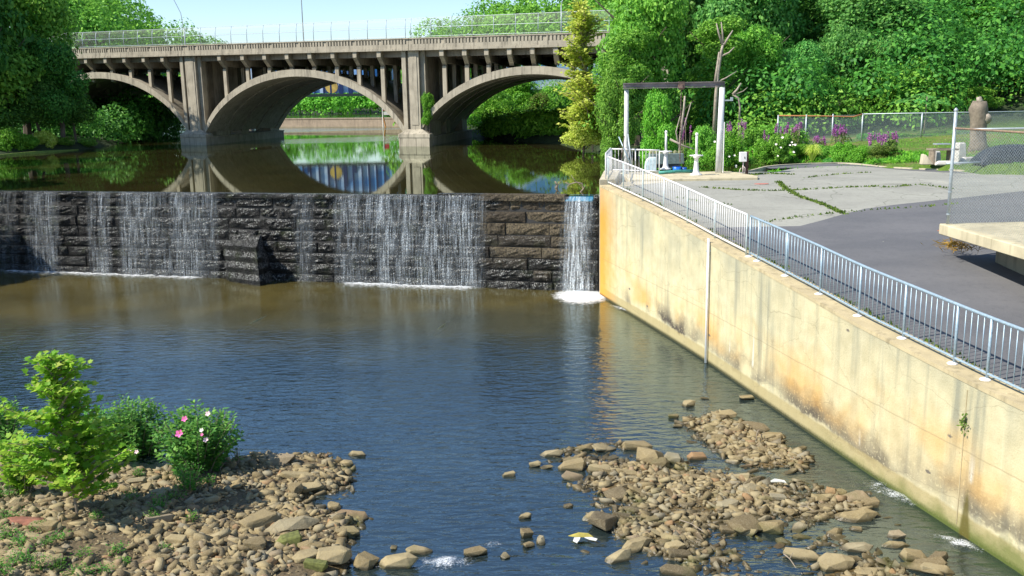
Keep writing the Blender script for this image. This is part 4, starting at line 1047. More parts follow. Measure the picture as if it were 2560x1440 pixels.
# hillside woods: one mass each
def wood(name, pts, R0, per, size, mat, seed):
    r_ = np.random.RandomState(seed); Cs = []; Ns = []
    for x, y, z, r in pts:
        n = int(per); d = r_.normal(size=(n, 3)); d[:, 2] = np.abs(d[:, 2])*1.0-.3; d /= np.linalg.norm(d, axis=1)[:, None]
        k = r_.normal(size=(10, 3)); k /= np.linalg.norm(k, axis=1)[:, None]; w = np.max(d@k.T, axis=1)
        Cs.append(np.array([x, y, z])+d*r_.uniform(.8, 1.25, 3)*(r*(.50+.60*np.clip((w-.4)/.5, 0, 1)+r_.normal(size=n)*.10))[:, None]); Ns.append(d)
    C = np.concatenate(Cs); N = np.concatenate(Ns)+r_.normal(size=C.shape)*.5; N[:, 2] += .3
    v, f = cards(C, N, size*r_.uniform(.6, 1.3, len(C)), rgen=r_); o = mesh_np(name, v, f, mat); return o
def hill_pts(sky_px, depths, r, seed, drop=0):
    """rows of crowns whose tops follow a skyline; front rows lower"""
    rr = random.Random(seed); out = []
    xs = [p[0] for p in sky_px]; ys = [p[1] for p in sky_px]
    for k, D in enumerate(depths):
        px = xs[0]
        while px < xs[-1]:
            y = np.interp(px, xs, ys)+(len(depths)-1-k)*drop+rr.uniform(0, 14); q = aty(px, y, D+rr.uniform(-4, 4)); R1 = r*rr.uniform(.75, 1.2)
            out.append((q[0], q[1], q[2]-R1*.9, R1)); px += R1*1.1/D*F_PX
    return out
o = wood('woods', hill_pts([(-120, -260), (100, -150), (320, -8), (370, 55), (430, 70), (480, 84), (545, 112)], [144, 157, 170, 184], 4.6, 3, 32), 1, 1500, .62, G_mid, 5)
tag(o, 'wooded hillside rising behind the left end of the bridge', 'woods', kind='stuff')
o = wood('woods', hill_pts([(1045, 108), (1075, 62), (1120, 42), (1170, 45), (1200, 12), (1290, -5), (1400, -25), (1600, -70), (1900, -200)], [140, 158, 176], 4.2, 4, 34), 1, 1500, .60, G_mid, 6)
tag(o, 'wooded hillside rising behind the right end of the bridge', 'woods', kind='stuff')
o = wood('woods', hill_pts([(540, 160), (700, 166), (800, 158), (900, 168), (1010, 160), (1100, 155), (1320, 150)], [440, 455], 8, 5, 50)+hill_pts([(540, 215), (1320, 215)], [436], 8, 6, 0), 1, 1000, 1.25, G_lime, 7)
tag(o, 'far shore woods seen through the middle arch', 'woods', kind='stuff')
P_ = []
for k in range(170):
    y = random.uniform(67, 112)if k % 2 else random.uniform(67, 128); x = random.uniform(9, .62*y+8); P_.append((x, y, hz(x, y)+random.uniform(.5, 3.5), random.uniform(2.2, 3.4)))
o = wood('woods', P_, 1, 800, .36, G_dark, 12); tag(o, 'shaded wood interior and saplings covering the slope behind the right bank trees', 'woods', kind='stuff')  # dark leaf colour puts shade into the gaps between the crowns
P_ = []
for k in range(46):
    y = random.uniform(100, 150); x = random.uniform(-56, -40)-(y-100)*.25; P_.append((x, y, hz(x, y)+random.uniform(.3, 2.5), random.uniform(2.0, 3.2)))
for k in range(20):
    y = random.uniform(114, 126); P_.append((-46-random.uniform(0, 9), y, 5+random.uniform(0, 2), 2.2))
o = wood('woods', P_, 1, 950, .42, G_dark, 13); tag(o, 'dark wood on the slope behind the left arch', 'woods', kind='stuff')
P_ = []
for k in range(60):
    y = random.uniform(106, 160); x = -3.3-(y-105)*.22+random.uniform(1.5, 22); P_.append((x, y, 4.6+random.uniform(0, 4.5)*min(1, (y-104)/20), random.uniform(1.8, 3.0)))
for k in range(34):
    t = random.random(); P_.append((2.6-t*6.0+random.uniform(.2, 3.5), 91+t*14+random.uniform(-.5, 2), 4.2+random.uniform(-.2, 1.2), random.uniform(.9, 1.7)))
o = wood('woods', P_, 1, 900, .30, G_lime, 14); tag(o, 'bright shrubs on the far shore seen under the right arch', 'woods', kind='stuff')
o = wood('woods', [(-47+k*1.3, 118+k*3, 5.5+random.uniform(0, 3), 3.5) for k in range(6)], 1, 700, .5, G_dark, 8); tag(o, 'dark undergrowth behind the left arch', 'woods', kind='stuff')
o = wood('woods', [(8+random.uniform(0, 50), 66+random.uniform(0, 14), 5.0+random.uniform(0, 1.5), 2.4) for k in range(46)], 1, 700, .32, G_mid, 9); tag(o, 'undergrowth at the foot of the right bank trees', 'undergrowth', kind='stuff')
# ------------------------------------------------------------------ lifting frame and gate works
PZ = 4.50
def P3(px, py, z=PZ): return at(px, py, z)
gf = empty('lifting_frame', (7.1, 41.3, PZ), 'tall steel lifting frame with white posts and rusty crossbeam over the gates', 'frame')
xl = aty(1566, 300, 41.4)[0]; xr = aty(1797, 400, 41.2)[0]; ztop = aty(1680, 221, 41.3)[2]
m = MB(); m.tube([(xl, 41.4, 3.0), (xl, 41.4, ztop)], [.11, .095], 12); m.build('post', plain('chalky_pipe', (.52, .53, .50), .7, 0, .2, 5), gf, True)
m = MB(); m.tube([(xr, 41.2, PZ), (xr+.07, 41.2, ztop)], [.15, .12], 12); rp = m.build('post', plain('chalky_light_pipe', (.62, .63, .62), .7, 0, .15, 5), gf, True)
m = MB(); m.box((xr+.22, 41.15, ztop-.55), (.5, .06, .06)); m.box((xr+.48, 41.15, ztop-.5), (.1, .1, .16)); m.build('bracket', M_galv, rp)
m = MB(); m.tube([(xr+.16, 41.05, PZ), (xr+.17, 41.05, PZ+2.2)], .022, 6); m.build('conduit', M_white, rp)
m = MB()
xa, xb = aty(1558, 215, 41.3)[0], aty(1812, 215, 41.3)[0]; cx = (xa+xb)/2
m.box((cx, 41.3, ztop+.15), (xb-xa, .02, .16)); m.box((cx, 41.3, ztop+.035), (xb-xa, .16, .03)); m.box((cx, 41.3, ztop+.245), (xb-xa, .16, .03)); m.build('crossbeam', plain('rusting_beam', (.20, .17, .17), .7, .1, .5, 1.6), gf)
xh = aty(1703, 222, 41.3)[0]
m = MB(); m.lathe((xh, 41.3, ztop-.06), [(.09, 0), (.17, .08), (.15, .2), (.05, .26)], 9); m.box((xh, 41.3, ztop+.14), (.26, .24, .28)); ho = m.build('hoist', M_rust, gf)
m = MB()
for k in range(26):
    m.tube([(xh+.004*math.sin(k), 41.3, ztop-.08-k*.12), (xh+.006*math.cos(k*2), 41.3, ztop-.08-(k+.8)*.12)], .028, 5)
m.build('chain', M_rust, ho)
def gate_stand(px, py, label, z0=PZ):
    q = P3(px, py, z0); root = empty('gate_stand', q, label, 'gate stand', 'white gate operating stands')
    m = MB(); m.lathe(q, [(.26, 0), (.26, .05), (.15, .09), (.12, .2), (.09, .55), (.09, .72), (.14, .75), (.14, .86), (.08, .88)], 14); m.build('pedestal', M_white, root, True)
    m = MB(); m.tube([q+[0, 0, .86], q+[0, 0, 1.70]], [.052, .050], 10); m.lathe(q+[0, 0, 1.68], [(.06, 0), (.07, .05), (.05, .11), (.01, .13)], 10); m.build('stem_cover', M_white, root, True)
    m = MB(); n = 20; R1 = .27; zz = .84
    m.tube([q+[R1*math.cos(a), R1*math.sin(a), zz] for a in np.linspace(0, 2*math.pi, n)], .024, 6)
    for a in (0.3, 1.87, 3.44, 5.01): m.tube([q+[0, 0, zz], q+[R1*math.cos(a), R1*math.sin(a), zz]], .018, 5)
    m.build('handwheel', M_white, root, True)
    return root
gate_stand(1740, 438, 'white gate stand with handwheel standing alone on the pad')
gate_stand(1664, 424, 'white gate stand with handwheel behind the grey machine box')
M_teal = plain('teal_paint', (.05, .26, .21), .6, 0, .35, 6)
mc = P3(1668, 420); bx = empty('machine_box', (mc[0], mc[1]+.5, PZ), 'grey green steel box on a dark base behind the short railing', 'box')
m = MB(); m.box((mc[0], mc[1]+.5, PZ+.42), (1.65, .8, .5), .06, .96); m.build('body', plain('grey_green_steel', (.17, .22, .20), .6, .2, .3, 5), bx, bevel=.02)
m = MB(); 
for k in range(7): m.lathe((mc[0]-.7+k*.23, mc[1]+.45, PZ+.66), [(.12, 0), (.11, .08), (.04, .15)], 7)
m.build('rubble_load', plain('olive_rubble', (.20, .20, .10), .9, 0, .5, 8), bx)
m = MB(); m.box((mc[0]-.1, mc[1]+.5, PZ+.08), (1.5, .7, .16)); m.build('base', M_black, bx)
b = P3(1692, 429); m = MB(); m.lathe(b, [(.17, 0), (.19, .04), (.21, .22), (.20, .22), (.15, .05)], 14)
bk = m.build('bucket', plain('blue_plastic', (.01, .14, .62), .4), None, True); tag(bk, 'bright blue tub beside the grey green machine box', 'bucket')
m = MB(); m.lathe(b+[.33, .02, 0], [(.11, 0), (.13, .18), (.1, .18)], 12); tag(m.build('bucket', plain('deep_blue_plastic', (.01, .08, .4), .4), None, True), 'small dark blue tub right of the bright blue one', 'bucket')
g0, g1 = P3(1648, 432, PZ+.07), P3(1736, 428, PZ+.07)
m = MB(); m.tube([g0, (g0+g1)/2+[0, 0, .03], g1], .07, 8); tag(m.build('green_pipe', M_teal, None, True), 'long teal pipe lying along the pad in front of the blue tubs', 'pipe')
w = P3(1628, 427); m = MB(); prf = [(-.27, 0), (.22, 0), (.22, .62), (-.02, .62), (-.16, .55), (-.24, .4), (-.27, .2)]
vs = [(w[0]+x, w[1]-.05, w[2]+z) for x, z in prf]+[(w[0]+x, w[1]+.3, w[2]+z) for x, z in prf]; n = len(prf)
m.add(vs, [tuple(range(n)), tuple(range(n, 2*n))[::-1]]+[((i+1) % n, i, n+i, n+(i+1) % n) for i in range(n)])
tag(m.build('white_cabinet', plain('bluish_white_sheet', (.62, .74, .76), .5), bevel=.015), 'pale white cabinet with slanted side behind the short round cornered railing', 'cabinet')
for k, (x0, y0, x1, y1, r, lb, mt) in enumerate([(1547, 342, 1582, 422, .028, 'bluish pole leaning left of the white frame post', M_blue_rail), (1570, 335, 1580, 424, .03, 'long pale pole leaning right of the white frame post', M_galv), (1561, 340, 1552, 410, .018, 'thin dark rod leaning against the left frame post', M_rust)]):
    a_ = aty(x0, y0, 41.0); b_ = aty(x1, y1, 40.7); m = MB(); m.tube([a_, b_], r, 7); tag(m.build('leaning_pole', mt, None, True), lb, 'pole', 'poles leaning at the lifting frame')
q = P3(1856, 437, 4.42); eb = empty('electrical_box', q, 'white electrical box on conduits beside a brown post at the lot edge', 'box')
m = MB(); m.box(q+[0, 0, .78], (.30, .2, .42)); ebb = m.build('cabinet', M_white, eb, bevel=.015)
m = MB(); m.box(q+[.05, -.105, .75], (.03, .02, .08)); m.build('latch', M_black, ebb)
m = MB(); m.tube([q+[.02, 0, 0], q+[.02, 0, .58]], .03, 8); m.tube([q+[-.13, 0, 0], q+[-.12, 0, .22], q+[-.06, 0, .3]], .018, 6); m.tube([q+[.1, -.03, 0], q+[.1, -.03, .3], q+[.05, 0, .36]], .018, 6); m.build('conduit', plain('pinkish_pipe', (.55, .45, .42), .6), eb, True)
m = MB(); m.box(q+[.2, .08, .5], (.11, .13, 1.02)); m.build('wooden_post', plain('brown_post', (.09, .045, .03), .9, 0, .3), eb)
# driftwood in the pond and sunken logs in the river
def branchy(name, pts, r, label, mat=M_wood, twigs=5, seed=1, cat='driftwood', group='driftwood caught above the dam'):
    rr = random.Random(seed); m = MB(); n = len(pts); m.tube(pts, [r*(1-.6*i/(n-1)) for i in range(n)], 7)
    for _ in range(twigs):
        k = rr.randrange(n-1); b = np.array(pts[k]); l = rr.uniform(.15, .4); d = np.array([rr.uniform(-1, 1), rr.uniform(-.5, .5), rr.uniform(.1, 1)])
        m.tube([b, b+d*l*.5, b+d*l+[0, 0, .05]], [r*.5, r*.35, r*.12], 5)
    return tag(m.build(name, mat, None, True), label, cat, group)
c = at(1390, 470, POND); branchy('driftwood', [c+[0, 0, -.1], c+[.05, 0, .12], c+[-.03, 0, .3]], .07, 'short upright snag poking from the pond near the notch', twigs=4, seed=2)
c = at(1442, 480, POND); branchy('driftwood', [c+[.1, 0, -.1], c+[.30, 0, .15], c+[.22, 0, .36], c+[-.02, 0, .42], c+[-.3, 0, .34], c+[-.42, 0, .22]], .045, 'curved branch arching out of the pond above the notch', twigs=5, seed=3)
for k, (x0, y0, x1, y1, lb) in enumerate([(598, 828, 690, 783, 'long sunken log left of the pool centre'), (1080, 840, 1128, 803, 'short sunken log in the middle of the pool')]):
    a_, b_ = at(x0, y0, -.095), at(x1, y1, -.10); m = MB(); m.tube([a_, a_*.6+b_*.4+[.05, 0, .03], b_], [.06, .10, .08], 8); tag(m.build('sunken_log', plain('slimy_green_wood', (.05, .06, .03), .6), None, True), lb, 'log', 'sunken logs in the pool')
# ------------------------------------------------------------------ behind the lot: rear fence, stump, table, drain
rf = empty('chain_link_fence', (26, 60.2, 4.6), 'low chain link fence along the back of the lawn with rusty left rail', 'fence')
fx = [17.2, 19.0, 20.7, 22.6, 26.4, 30.3, 34.2, 38.1]
for x in fx:
    m = MB(); z = hz(x, 60.2); m.tube([(x, 60.2, z), (x, 60.2, 6.62)], .05, 8); m.build('post', M_galv, rf, True)
m = MB(); m.tube([(22.6, 60.2, 6.58), (38.1, 60.2, 6.56)], .035, 6); m.build('top_rail', M_galv, rf, True)
m = MB(); m.tube([(17.2, 60.2, 6.58), (20, 60.2, 6.50), (22, 60.2, 6.42), (22.6, 60.2, 6.58)], .045, 6); m.build('top_rail', plain('orange_rust', (.42, .17, .07), .9, 0, .3, 20), rf, True)
mesh_np('wire_mesh', [(17.2, 60.2, 4.7), (38.1, 60.2, 4.7), (38.1, 60.2, 6.55), (17.2, 60.2, 6.55)], [(0, 1, 2, 3)], mat_veil('grey_wire_mesh', (.40, .46, .46), .26), rf)
sx, sy = 25.0, 50.0; sz_ = hz(sx, sy)
su = empty('pollarded_stump', (sx, sy, sz_), 'thick grey pollarded tree stump with knobby cut limbs on the lawn', 'stump')
m = MB(); m.tube([(sx+.05, sy, sz_-.2), (sx, sy, sz_+.3), (sx-.05, sy, sz_+1.0), (sx-.0, sy, sz_+1.7), (sx-.12, sy, sz_+2.2), (sx-.1, sy, sz_+2.6)], [.66, .47, .42, .45, .42, .33], 16)
m.v = [tuple(Vector(v)+Vector((noise.noise(Vector(v)*3.1), noise.noise(Vector(v)*3.1+Vector((9, 0, 0))), 0))*.16) for v in m.v]
m.build('trunk', plain('grey_flaky_bark', (.19, .155, .115), .95, 0, .4, 4, .9), su, True)
for k, (dx, dz, l, r) in enumerate([(.30, 1.65, .25, .27), (-.16, 2.55, .5, .14)]):
    m = MB(); m.tube([(sx, sy-.1, sz_+dz-.1), (sx+dx, sy-.15, sz_+dz+.05), (sx+dx*1.4, sy-.15, sz_+dz+l*.5)], [r, r*1.1, r*.9], 9); m.build('cut_limb', M_pale_bark, su, True)
def ptable():
    c = at(2365, 424, 4.45); x, y, z = c[0], c[1]+.8, hz(c[0], c[1]+.8)
    z = max(z, 4.42); r = empty('picnic_table', (x, y, z), 'broken concrete picnic table with bench legs at the lawn edge', 'table')
    m = MB(); m.box((x+.15, y, z+.66), (1.15, .7, .07)); m.build('table_top', M_wood, r)
    m = MB(); m.box((x+.1, y, z+.9), (.62, .4, .05)); m.build('upper_board', M_galv, r)
    for sx_ in (-.35, .45):
        m = MB(); m.box((x+sx_, y-.1, z+.32), (.09, .5, .62)); m.build('leg', M_wood, r)
    m = MB(); m.hexa([(x-.95, y-.45, z+.02), (x-.45, y-.6, z+.02), (x-.45, y-.35, z+.02), (x-.95, y-.2, z+.02), (x-.9, y-.42, z+.5), (x-.75, y-.5, z+.44), (x-.75, y-.3, z+.44), (x-.9, y-.2, z+.5)]); m.build('bench', M_conc, r, bevel=.03)
    return r
ptable()
for k, (px, py, w, d, h, rz, lb) in enumerate([(2345, 418, .5, .35, .62, .5, 'broken upright concrete chunk left of the picnic table'), (2375, 424, 1.1, .35, .2, -.25, 'tilted pale concrete slab lying before the picnic table'), (2405, 412, .5, .5, .95, .1, 'pale concrete block right of the picnic table'), (2425, 420, .8, .4, .3, .4, 'low broken concrete lump behind the grey fence post')]):
    c = at(px, py, 4.45); m = MB(); m.box((c[0], c[1]+.3, max(4.42, hz(c[0], c[1]+.3)-.05)+h/2), (w, d, h), rz, .72); o = m.build('concrete_block', plain('bleached_concrete', (.55, .52, .47), .9, 0, .25, 4, .6), bevel=.05); tag(o, lb, 'concrete block', 'broken concrete by the picnic table')
c = at(2535, 430, 4.45); zb = hz(c[0], c[1]+.7)-.03; m = MB(); xs = np.linspace(-1.35, 1.75, 34); pr = []
for i, dx in enumerate(xs):
    hh = .80*math.sqrt(max(0.02, 1-abs((dx-.2)/1.56)**2.6))
    for k in range(9): a_ = math.pi*k/8; pr.append((c[0]+dx, c[1]+.7-math.cos(a_)*.6, zb+hh*math.sin(a_)*(1+.025*(i % 2))))
m.add(pr, [(i*9+k, (i+1)*9+k, (i+1)*9+k+1, i*9+k+1) for i in range(33) for k in range(8)])
tag(m.build('black_cover', plain('dark_blue_cover', (.012, .02, .032), .55, 0, .3, 8), None, False), 'dark blue black ribbed cover lying on the grass behind the chain link fence', 'cover')
m = MB(); m.tube([(c[0]-2.8, c[1]+.2, zb+.08), (c[0]-1.2, c[1]+.25, zb+.1)], .045, 7); tag(m.build('steel_tube', M_galv, None, True), 'thin grey tube lying left of the dark cover', 'pipe')
# manhole-like rust patch and paint marks on the asphalt
def disc(px, py, r, mat, name, label, cat, ry=1.0):
    q = at(px, py, 4.0)
    for _ in range(25): q = at(px, py, lotz(q[1])+.014)
    m = MB(); m.add([(q[0]+r*math.cos(a_)*(1+.1*math.sin(3*a_)), q[1]+r*ry*math.sin(a_), lotz(q[1]+r*ry*math.sin(a_))+.014) for a_ in np.linspace(0, 6.283, 17)[:-1]]+[(q[0]+r*math.cos(a_)*(1+.1*math.sin(3*a_)), q[1]+r*ry*math.sin(a_), lotz(q[1])-.01) for a_ in np.linspace(0, 6.283, 17)[:-1]], [tuple(range(16))]+[(i, 16+i, 16+(i+1) % 16, (i+1) % 16) for i in range(16)])
    return tag(m.build(name, mat), label, cat)
disc(2359, 577, .16, plain('rusty_cover', (.30, .12, .06), .8, 0, .4), 'valve_cover', 'small rusty round valve cover in the dark asphalt near the platform', 'cover')
disc(1904, 459, .28, plain('faded_red_paint', (.48, .16, .12), .8, 0, .3), 'paint_mark', 'faded red paint mark on the old grey asphalt', 'paint mark', .35)
st_c = at(2395, 618, 3.7); 
v, f = cards(st_c+rg.normal(size=(160, 3))*np.array([.22, .35, .05])+[0, 0, .05], rg.normal(size=(160, 3))+[0, 0, 1], rg.uniform(.15, .45, 160), .1, .08)
tag(mesh_np('dry_straw', v, f, foliage('straw', [(.30, .18, .03), (.48, .30, .06)])), 'tuft of dry orange straw under the platform corner', 'straw')
# dead snag and broken branches
def snag(base, segs, label, name='dead_tree'):
    root = empty(name, base, label, 'dead tree'); 
    for nm, pts, r0, r1 in segs:
        m = MB(); n = len(pts); m.tube(pts, [r0+(r1-r0)*i/(n-1) for i in range(n)], 7); m.build(nm, M_pale_bark, root, True)
D = 62
def ap(*l, D=62): return [aty(x, y, D) for x, y in l]
snag(aty(1785, 330, D), [('trunk', ap((1785, 335), (1790, 240), (1795, 180), (1803, 130), (1808, 108)), .14, .08), ('branch', ap((1806, 112), (1796, 80), (1791, 58)), .09, .03), ('branch', ap((1808, 110), (1806, 80), (1803, 55)), .08, .03),
    ('branch', ap((1810, 112), (1822, 92), (1832, 76)), .09, .04), ('branch', ap((1803, 140), (1822, 132), (1836, 118)), .08, .03), ('branch', ap((1793, 205), (1815, 195), (1842, 178)), .07, .02), ('branch', ap((1788, 210), (1793, 170), (1798, 130)), .13, .06)], 'bare pale dead tree with forked top rising from the wood')
snag(aty(1845, 250, 58), [('trunk', ap((1848, 300), (1850, 268), (1846, 245), (1832, 236)), .07, .06), ('branch', ap((1832, 236), (1842, 225), (1853, 208)), .09, .05), ('branch', ap((1834, 237), (1858, 228), (1869, 218)), .04, .02)], 'broken yellowish dead branch right of the lifting frame')
snag(aty(1700, 330, 52), [('trunk', ap((1697, 395), (1702, 330), (1710, 270), (1712, 240), D=50), .07, .05), ('branch', ap((1700, 350), (1715, 300), (1728, 255), D=50), .05, .02), ('branch', ap((1698, 370), (1690, 330), (1700, 290), D=50), .05, .02), ('branch', ap((1675, 348), (1712, 366), (1735, 372), D=49), .06, .03)], 'tangle of brown dead stems hanging behind the hoist chain')
# bank plants -------------------------------------------------------
def pxtree(px, ytop, D, wpx, kind, mat, label, group, name='bush', cat='bush', size='mid', low=.02):
    return tree_px(px, 400, ytop, D, wpx, kind, mat, label, size, group, name=name, cat=cat, low=low)
GB = 'shrubs along the bank behind the lot'
for px, yt, D, w, kd, mt, lb in [
 (1950, 283, 61, 75, 'mound', G_mid, 'dense vine covered mound left of the wire fence'), (1880, 290, 60, 50, 'mound', G_mid, 'vine covered mound right of the frame post'),
 (1750, 310, 56, 40, 'round', G_mid, 'leafy bush between the two frame posts'), (1830, 330, 56, 38, 'round', G_lime, 'light green bush just right of the frame post'), (1650, 320, 56, 50, 'round', G_mid, 'bush behind the white gate stands'),
 (1915, 345, 55.5, 38, 'round', G_lime, 'airy lime plant beside the white flowered shrub'), (2010, 360, 55.5, 34, 'round', G_lime, 'pale green plant in front of the fence start'), (2050, 352, 55, 30, 'mound', G_mid, 'mid green plant below the small purple spikes'),
 (2105, 352, 51, 38, 'round', G_lime, 'lime plant at the centre of the far bank'), (2150, 365, 49, 36, 'round', G_lime, 'light green speckled plant right of centre of the far bank'), (2215, 362, 48, 44, 'round', G_olive, 'olive bush below the rightmost purple spikes'),
 (2262, 388, 46.5, 28, 'mound', G_mid, 'small mound at the end of the plant row'), (2180, 388, 47.5, 26, 'mound', G_blue, 'small bluish clump at the lot edge'), (2300, 402, 45, 20, 'mound', G_olive, 'tiny olive clump before the lawn'),
 (2075, 385, 53, 26, 'mound', G_blue, 'bluish clump beside the ornamental grass'), (1870, 375, 56, 34, 'mound', G_mid, 'dark clump behind the electrical box')]:
    pxtree(px, yt, D, w, kd, mt, lb, GB)
for k in range(9):
    px = 2170+k*30; pxtree(px+random.uniform(-6, 6), 318+random.uniform(0, 22), 61.5, 32, 'mound', random.choice([G_mid, G_blue, G_lime]), ['leftmost','second from left','third from left','fourth from left','middle','fourth from right','third from right','second from right','rightmost'][k]+' creeper mound behind the wire fence', 'creepers behind the wire fence', 'creeper', 'creeper')
def flowered(px, ytop, D, wpx, label, fl, ncl, mat=G_mid, fcol=(.8, .78, .7), fs=.16):
    r = pxtree(px, ytop, D, wpx, 'round', mat, label, None, 'flowering_shrub', 'shrub'); b = np.array(r.location); w = wpx/F_PX*D; h = (aty(px, ytop, D)[2]-b[2])
    for k in range(ncl):
        a = random.uniform(3.6, 5.9); z = random.uniform(.35, .97)*h; rr = w*math.sqrt(max(.1, 1-(z/h*2-1)**2))*.95
        c = b+np.array([rr*math.cos(a), rr*math.sin(a), z]); n = 7; mm = MB(); s = fs*random.uniform(.7, 1.2)
        nrm = np.array([-.2, -.75, .6]); nrm /= np.linalg.norm(nrm); t = np.cross(nrm, [0, 0, 1]); t /= np.linalg.norm(t); bb = np.cross(nrm, t)
        ring = [c+(t*math.cos(x_)+bb*math.sin(x_))*s*(.62 if i % 2 else 1.0)*.5+nrm*(.03 if i % 2 else .06) for i, x_ in enumerate(np.linspace(0, 2*math.pi, 11)[:-1])]
        mm.add([c]+ring, [(0, 1+i, 1+(i+1) % 10) for i in range(10)]); mm.build('flower', fl, r)
    return r
M_whitefl = plain('white_petal', (.85, .80, .72), .6, 0, .1); M_pinkfl = plain('pink_petal', (.78, .16, .42), .6, 0, .25); M_palepink = plain('pale_pink_petal', (.85, .62, .66), .6, 0, .15)
flowered(1948, 330, 55.2, 42, 'green shrub with white flowers at the water behind the lot', M_whitefl, 9)
flowered(1800, 345, 54.5, 45, 'shrub with a few pale flowers behind the right frame post', M_whitefl, 4, G_lime)
M_purple = foliage('purple_petals', [(.20, .035, .20), (.38, .09, .36), (.50, .20, .46)], .3)
def loosestrife(px, ytop, D, wpx, label, nsp=12):
    q = aty(px, 400, D); z0 = hz(q[0], D); h = aty(px, ytop, D)[2]-z0; w = wpx/F_PX*D; root = empty('loosestrife', (q[0], D, z0), label, 'wildflower', 'purple flower spikes on the bank')
    C = []; N = []
    for k in range(70*3):
        a = random.uniform(0, 6.28); rr = w*math.sqrt(random.random())*1.1; C.append((q[0]+rr*math.cos(a), D+rr*math.sin(a), z0+random.uniform(0, h*.75)*(1-.3*rr/w))); N.append((math.cos(a), math.sin(a)-.6, .6))
    v, f = cards(np.array(C), np.array(N), rg.uniform(.12, .28, len(C)), .2, .35); mesh_np('foliage', v, f, G_olive, root)
    for k in range(nsp):
        a = random.uniform(0, 6.28); rr = w*math.sqrt(random.random()); hh = h*random.uniform(.72, 1.0); bx, by = q[0]+rr*math.cos(a), D+rr*math.sin(a)
        st = MB(); st.tube([(q[0]+rr*.5*math.cos(a), by, z0), (bx, by, z0+hh)], .015, 4); so = st.build('stem', M_wood, root)
        n = 46; zz = rg.uniform(0, .42, n); C = np.stack([bx+rg.normal(size=n)*.035*(1.2-zz), by+rg.normal(size=n)*.035, z0+hh-.34+zz], 1); v, f = cards(C, rg.normal(size=(n, 3))+[-.3, -.8, .4], rg.uniform(.05, .10, n)); mesh_np('flower_spike', v, f, M_purple, so)
for px, yt, D, w, lb, n in [(1832, 300, 56.5, 30, 'purple flower spikes right beside the frame post', 14), (1952, 308, 58, 16, 'purple spikes in front of the vine mound, left clump', 8), (1982, 305, 58, 18, 'purple spikes in front of the vine mound, right clump', 10), (1922, 328, 57, 14, 'small faint purple clump left of the white flowered shrub', 5),
      (2100, 312, 57, 22, 'tallest purple clump before the rusty rail', 16), (2045, 340, 56.4, 20, 'low purple clump left of the tallest one', 9), (2195, 335, 51, 24, 'purple clump at the right end of the far bank', 13), (2228, 325, 51.5, 12, 'thin purple clump rightmost on the bank', 7), (1715, 295, 57, 14, 'faint purple clump under the hoist', 6)]: loosestrife(px, yt, D, w, lb, n)
# ornamental grass clump
q = aty(2030, 395, 54.5); z0 = hz(q[0], 54.5); m = MB()
for k in range(170):
    a = random.uniform(0, 6.28); l = random.uniform(.6, 1.1); o = random.uniform(.2, .75); m.add([(q[0]-.02, 54.5, z0), (q[0]+.02, 54.5, z0), (q[0]+o*.5*math.cos(a)+.02, 54.5+o*.5*math.sin(a), z0+l), (q[0]+o*.5*math.cos(a)-.02, 54.5+o*.5*math.sin(a), z0+l), (q[0]+o*math.cos(a), 54.5+o*math.sin(a), z0+l*.7)], [(0, 1, 2, 3), (3, 2, 4)])
tag(m.build('ornamental_grass', G_yel), 'fountain shaped yellow green grass clump at the far lot edge', 'grass clump')
# sumac-like plant with long compound leaves
q = aty(2310, 330, 62); z0 = hz(q[0], 62); sm_ = empty('sumac', (q[0], 62, z0), 'tall sumac with long layered fern like leaves behind the wire fence', 'shrub')
m = MB(); m.tube([(q[0], 62, z0), (q[0]+.05, 62, 7.6)], [.06, .03], 6); m.build('stem', M_wood, sm_, True)
for k, (hh, a, l) in enumerate([(6.9, 3.05, 1.9), (6.9, .15, 1.5), (6.6, 3.3, 2.6), (6.8, 5.7, 1.4), (7.2, .9, 1.2), (7.3, 2.2, 1.2), (7.5, 1.7, 1.0), (7.4, 4.3, 1.0), (6.95, 4.0, 1.6)]):
    pts = [np.array([q[0]+l*t*math.cos(a), 62+l*t*math.sin(a), hh+.55*math.sin(t*2.4)*l*.5]) for t in np.linspace(.08, 1, 14)]; C = []; 
    C = np.array([p+np.array([-math.sin(a), math.cos(a), -.25])*s*.16 for p in pts for s in (-1, 1)]); N = np.tile([-.1, -.3, 1.0], (len(C), 1))+rg.normal(size=(len(C), 3))*.15
    v, f = cards(C, N, np.full(len(C), .34), .1, .4); mesh_np('frond', v, f, G_blue, sm_)
# moss line and small plants on the pond shore at the left
lg = MB(); pl = [at(x, y, POND) for x, y in [(-20, 392), (30, 388), (100, 383), (215, 373)]]
lg.tube([p+[0, 0, 0] for p in pl], [.12, .2, .25, .05], 6); tag(lg.build('algae', plain('algae', (.14, .20, .03), .9, 0, .4)), 'pale green algae line along the left pond shore', 'algae', kind='stuff')
# bush growing on the right pier
q = np.array(bp_(2.5, .1, 2.2)); o = tree(q[0], q[1], 3.0, .75, 'round', G_lime, 'small bush growing out of the right bridge pier', 'mid', None, z=q[2], name='bush', cat='bush', low=.05)
o = tree(q[0]-.3, q[1]-.1, 1.6, .5, 'round', G_lime, 'lower sprig growing on the right pier footing', 'mid', None, z=q[2]-.3, name='bush', cat='bush', low=.05)
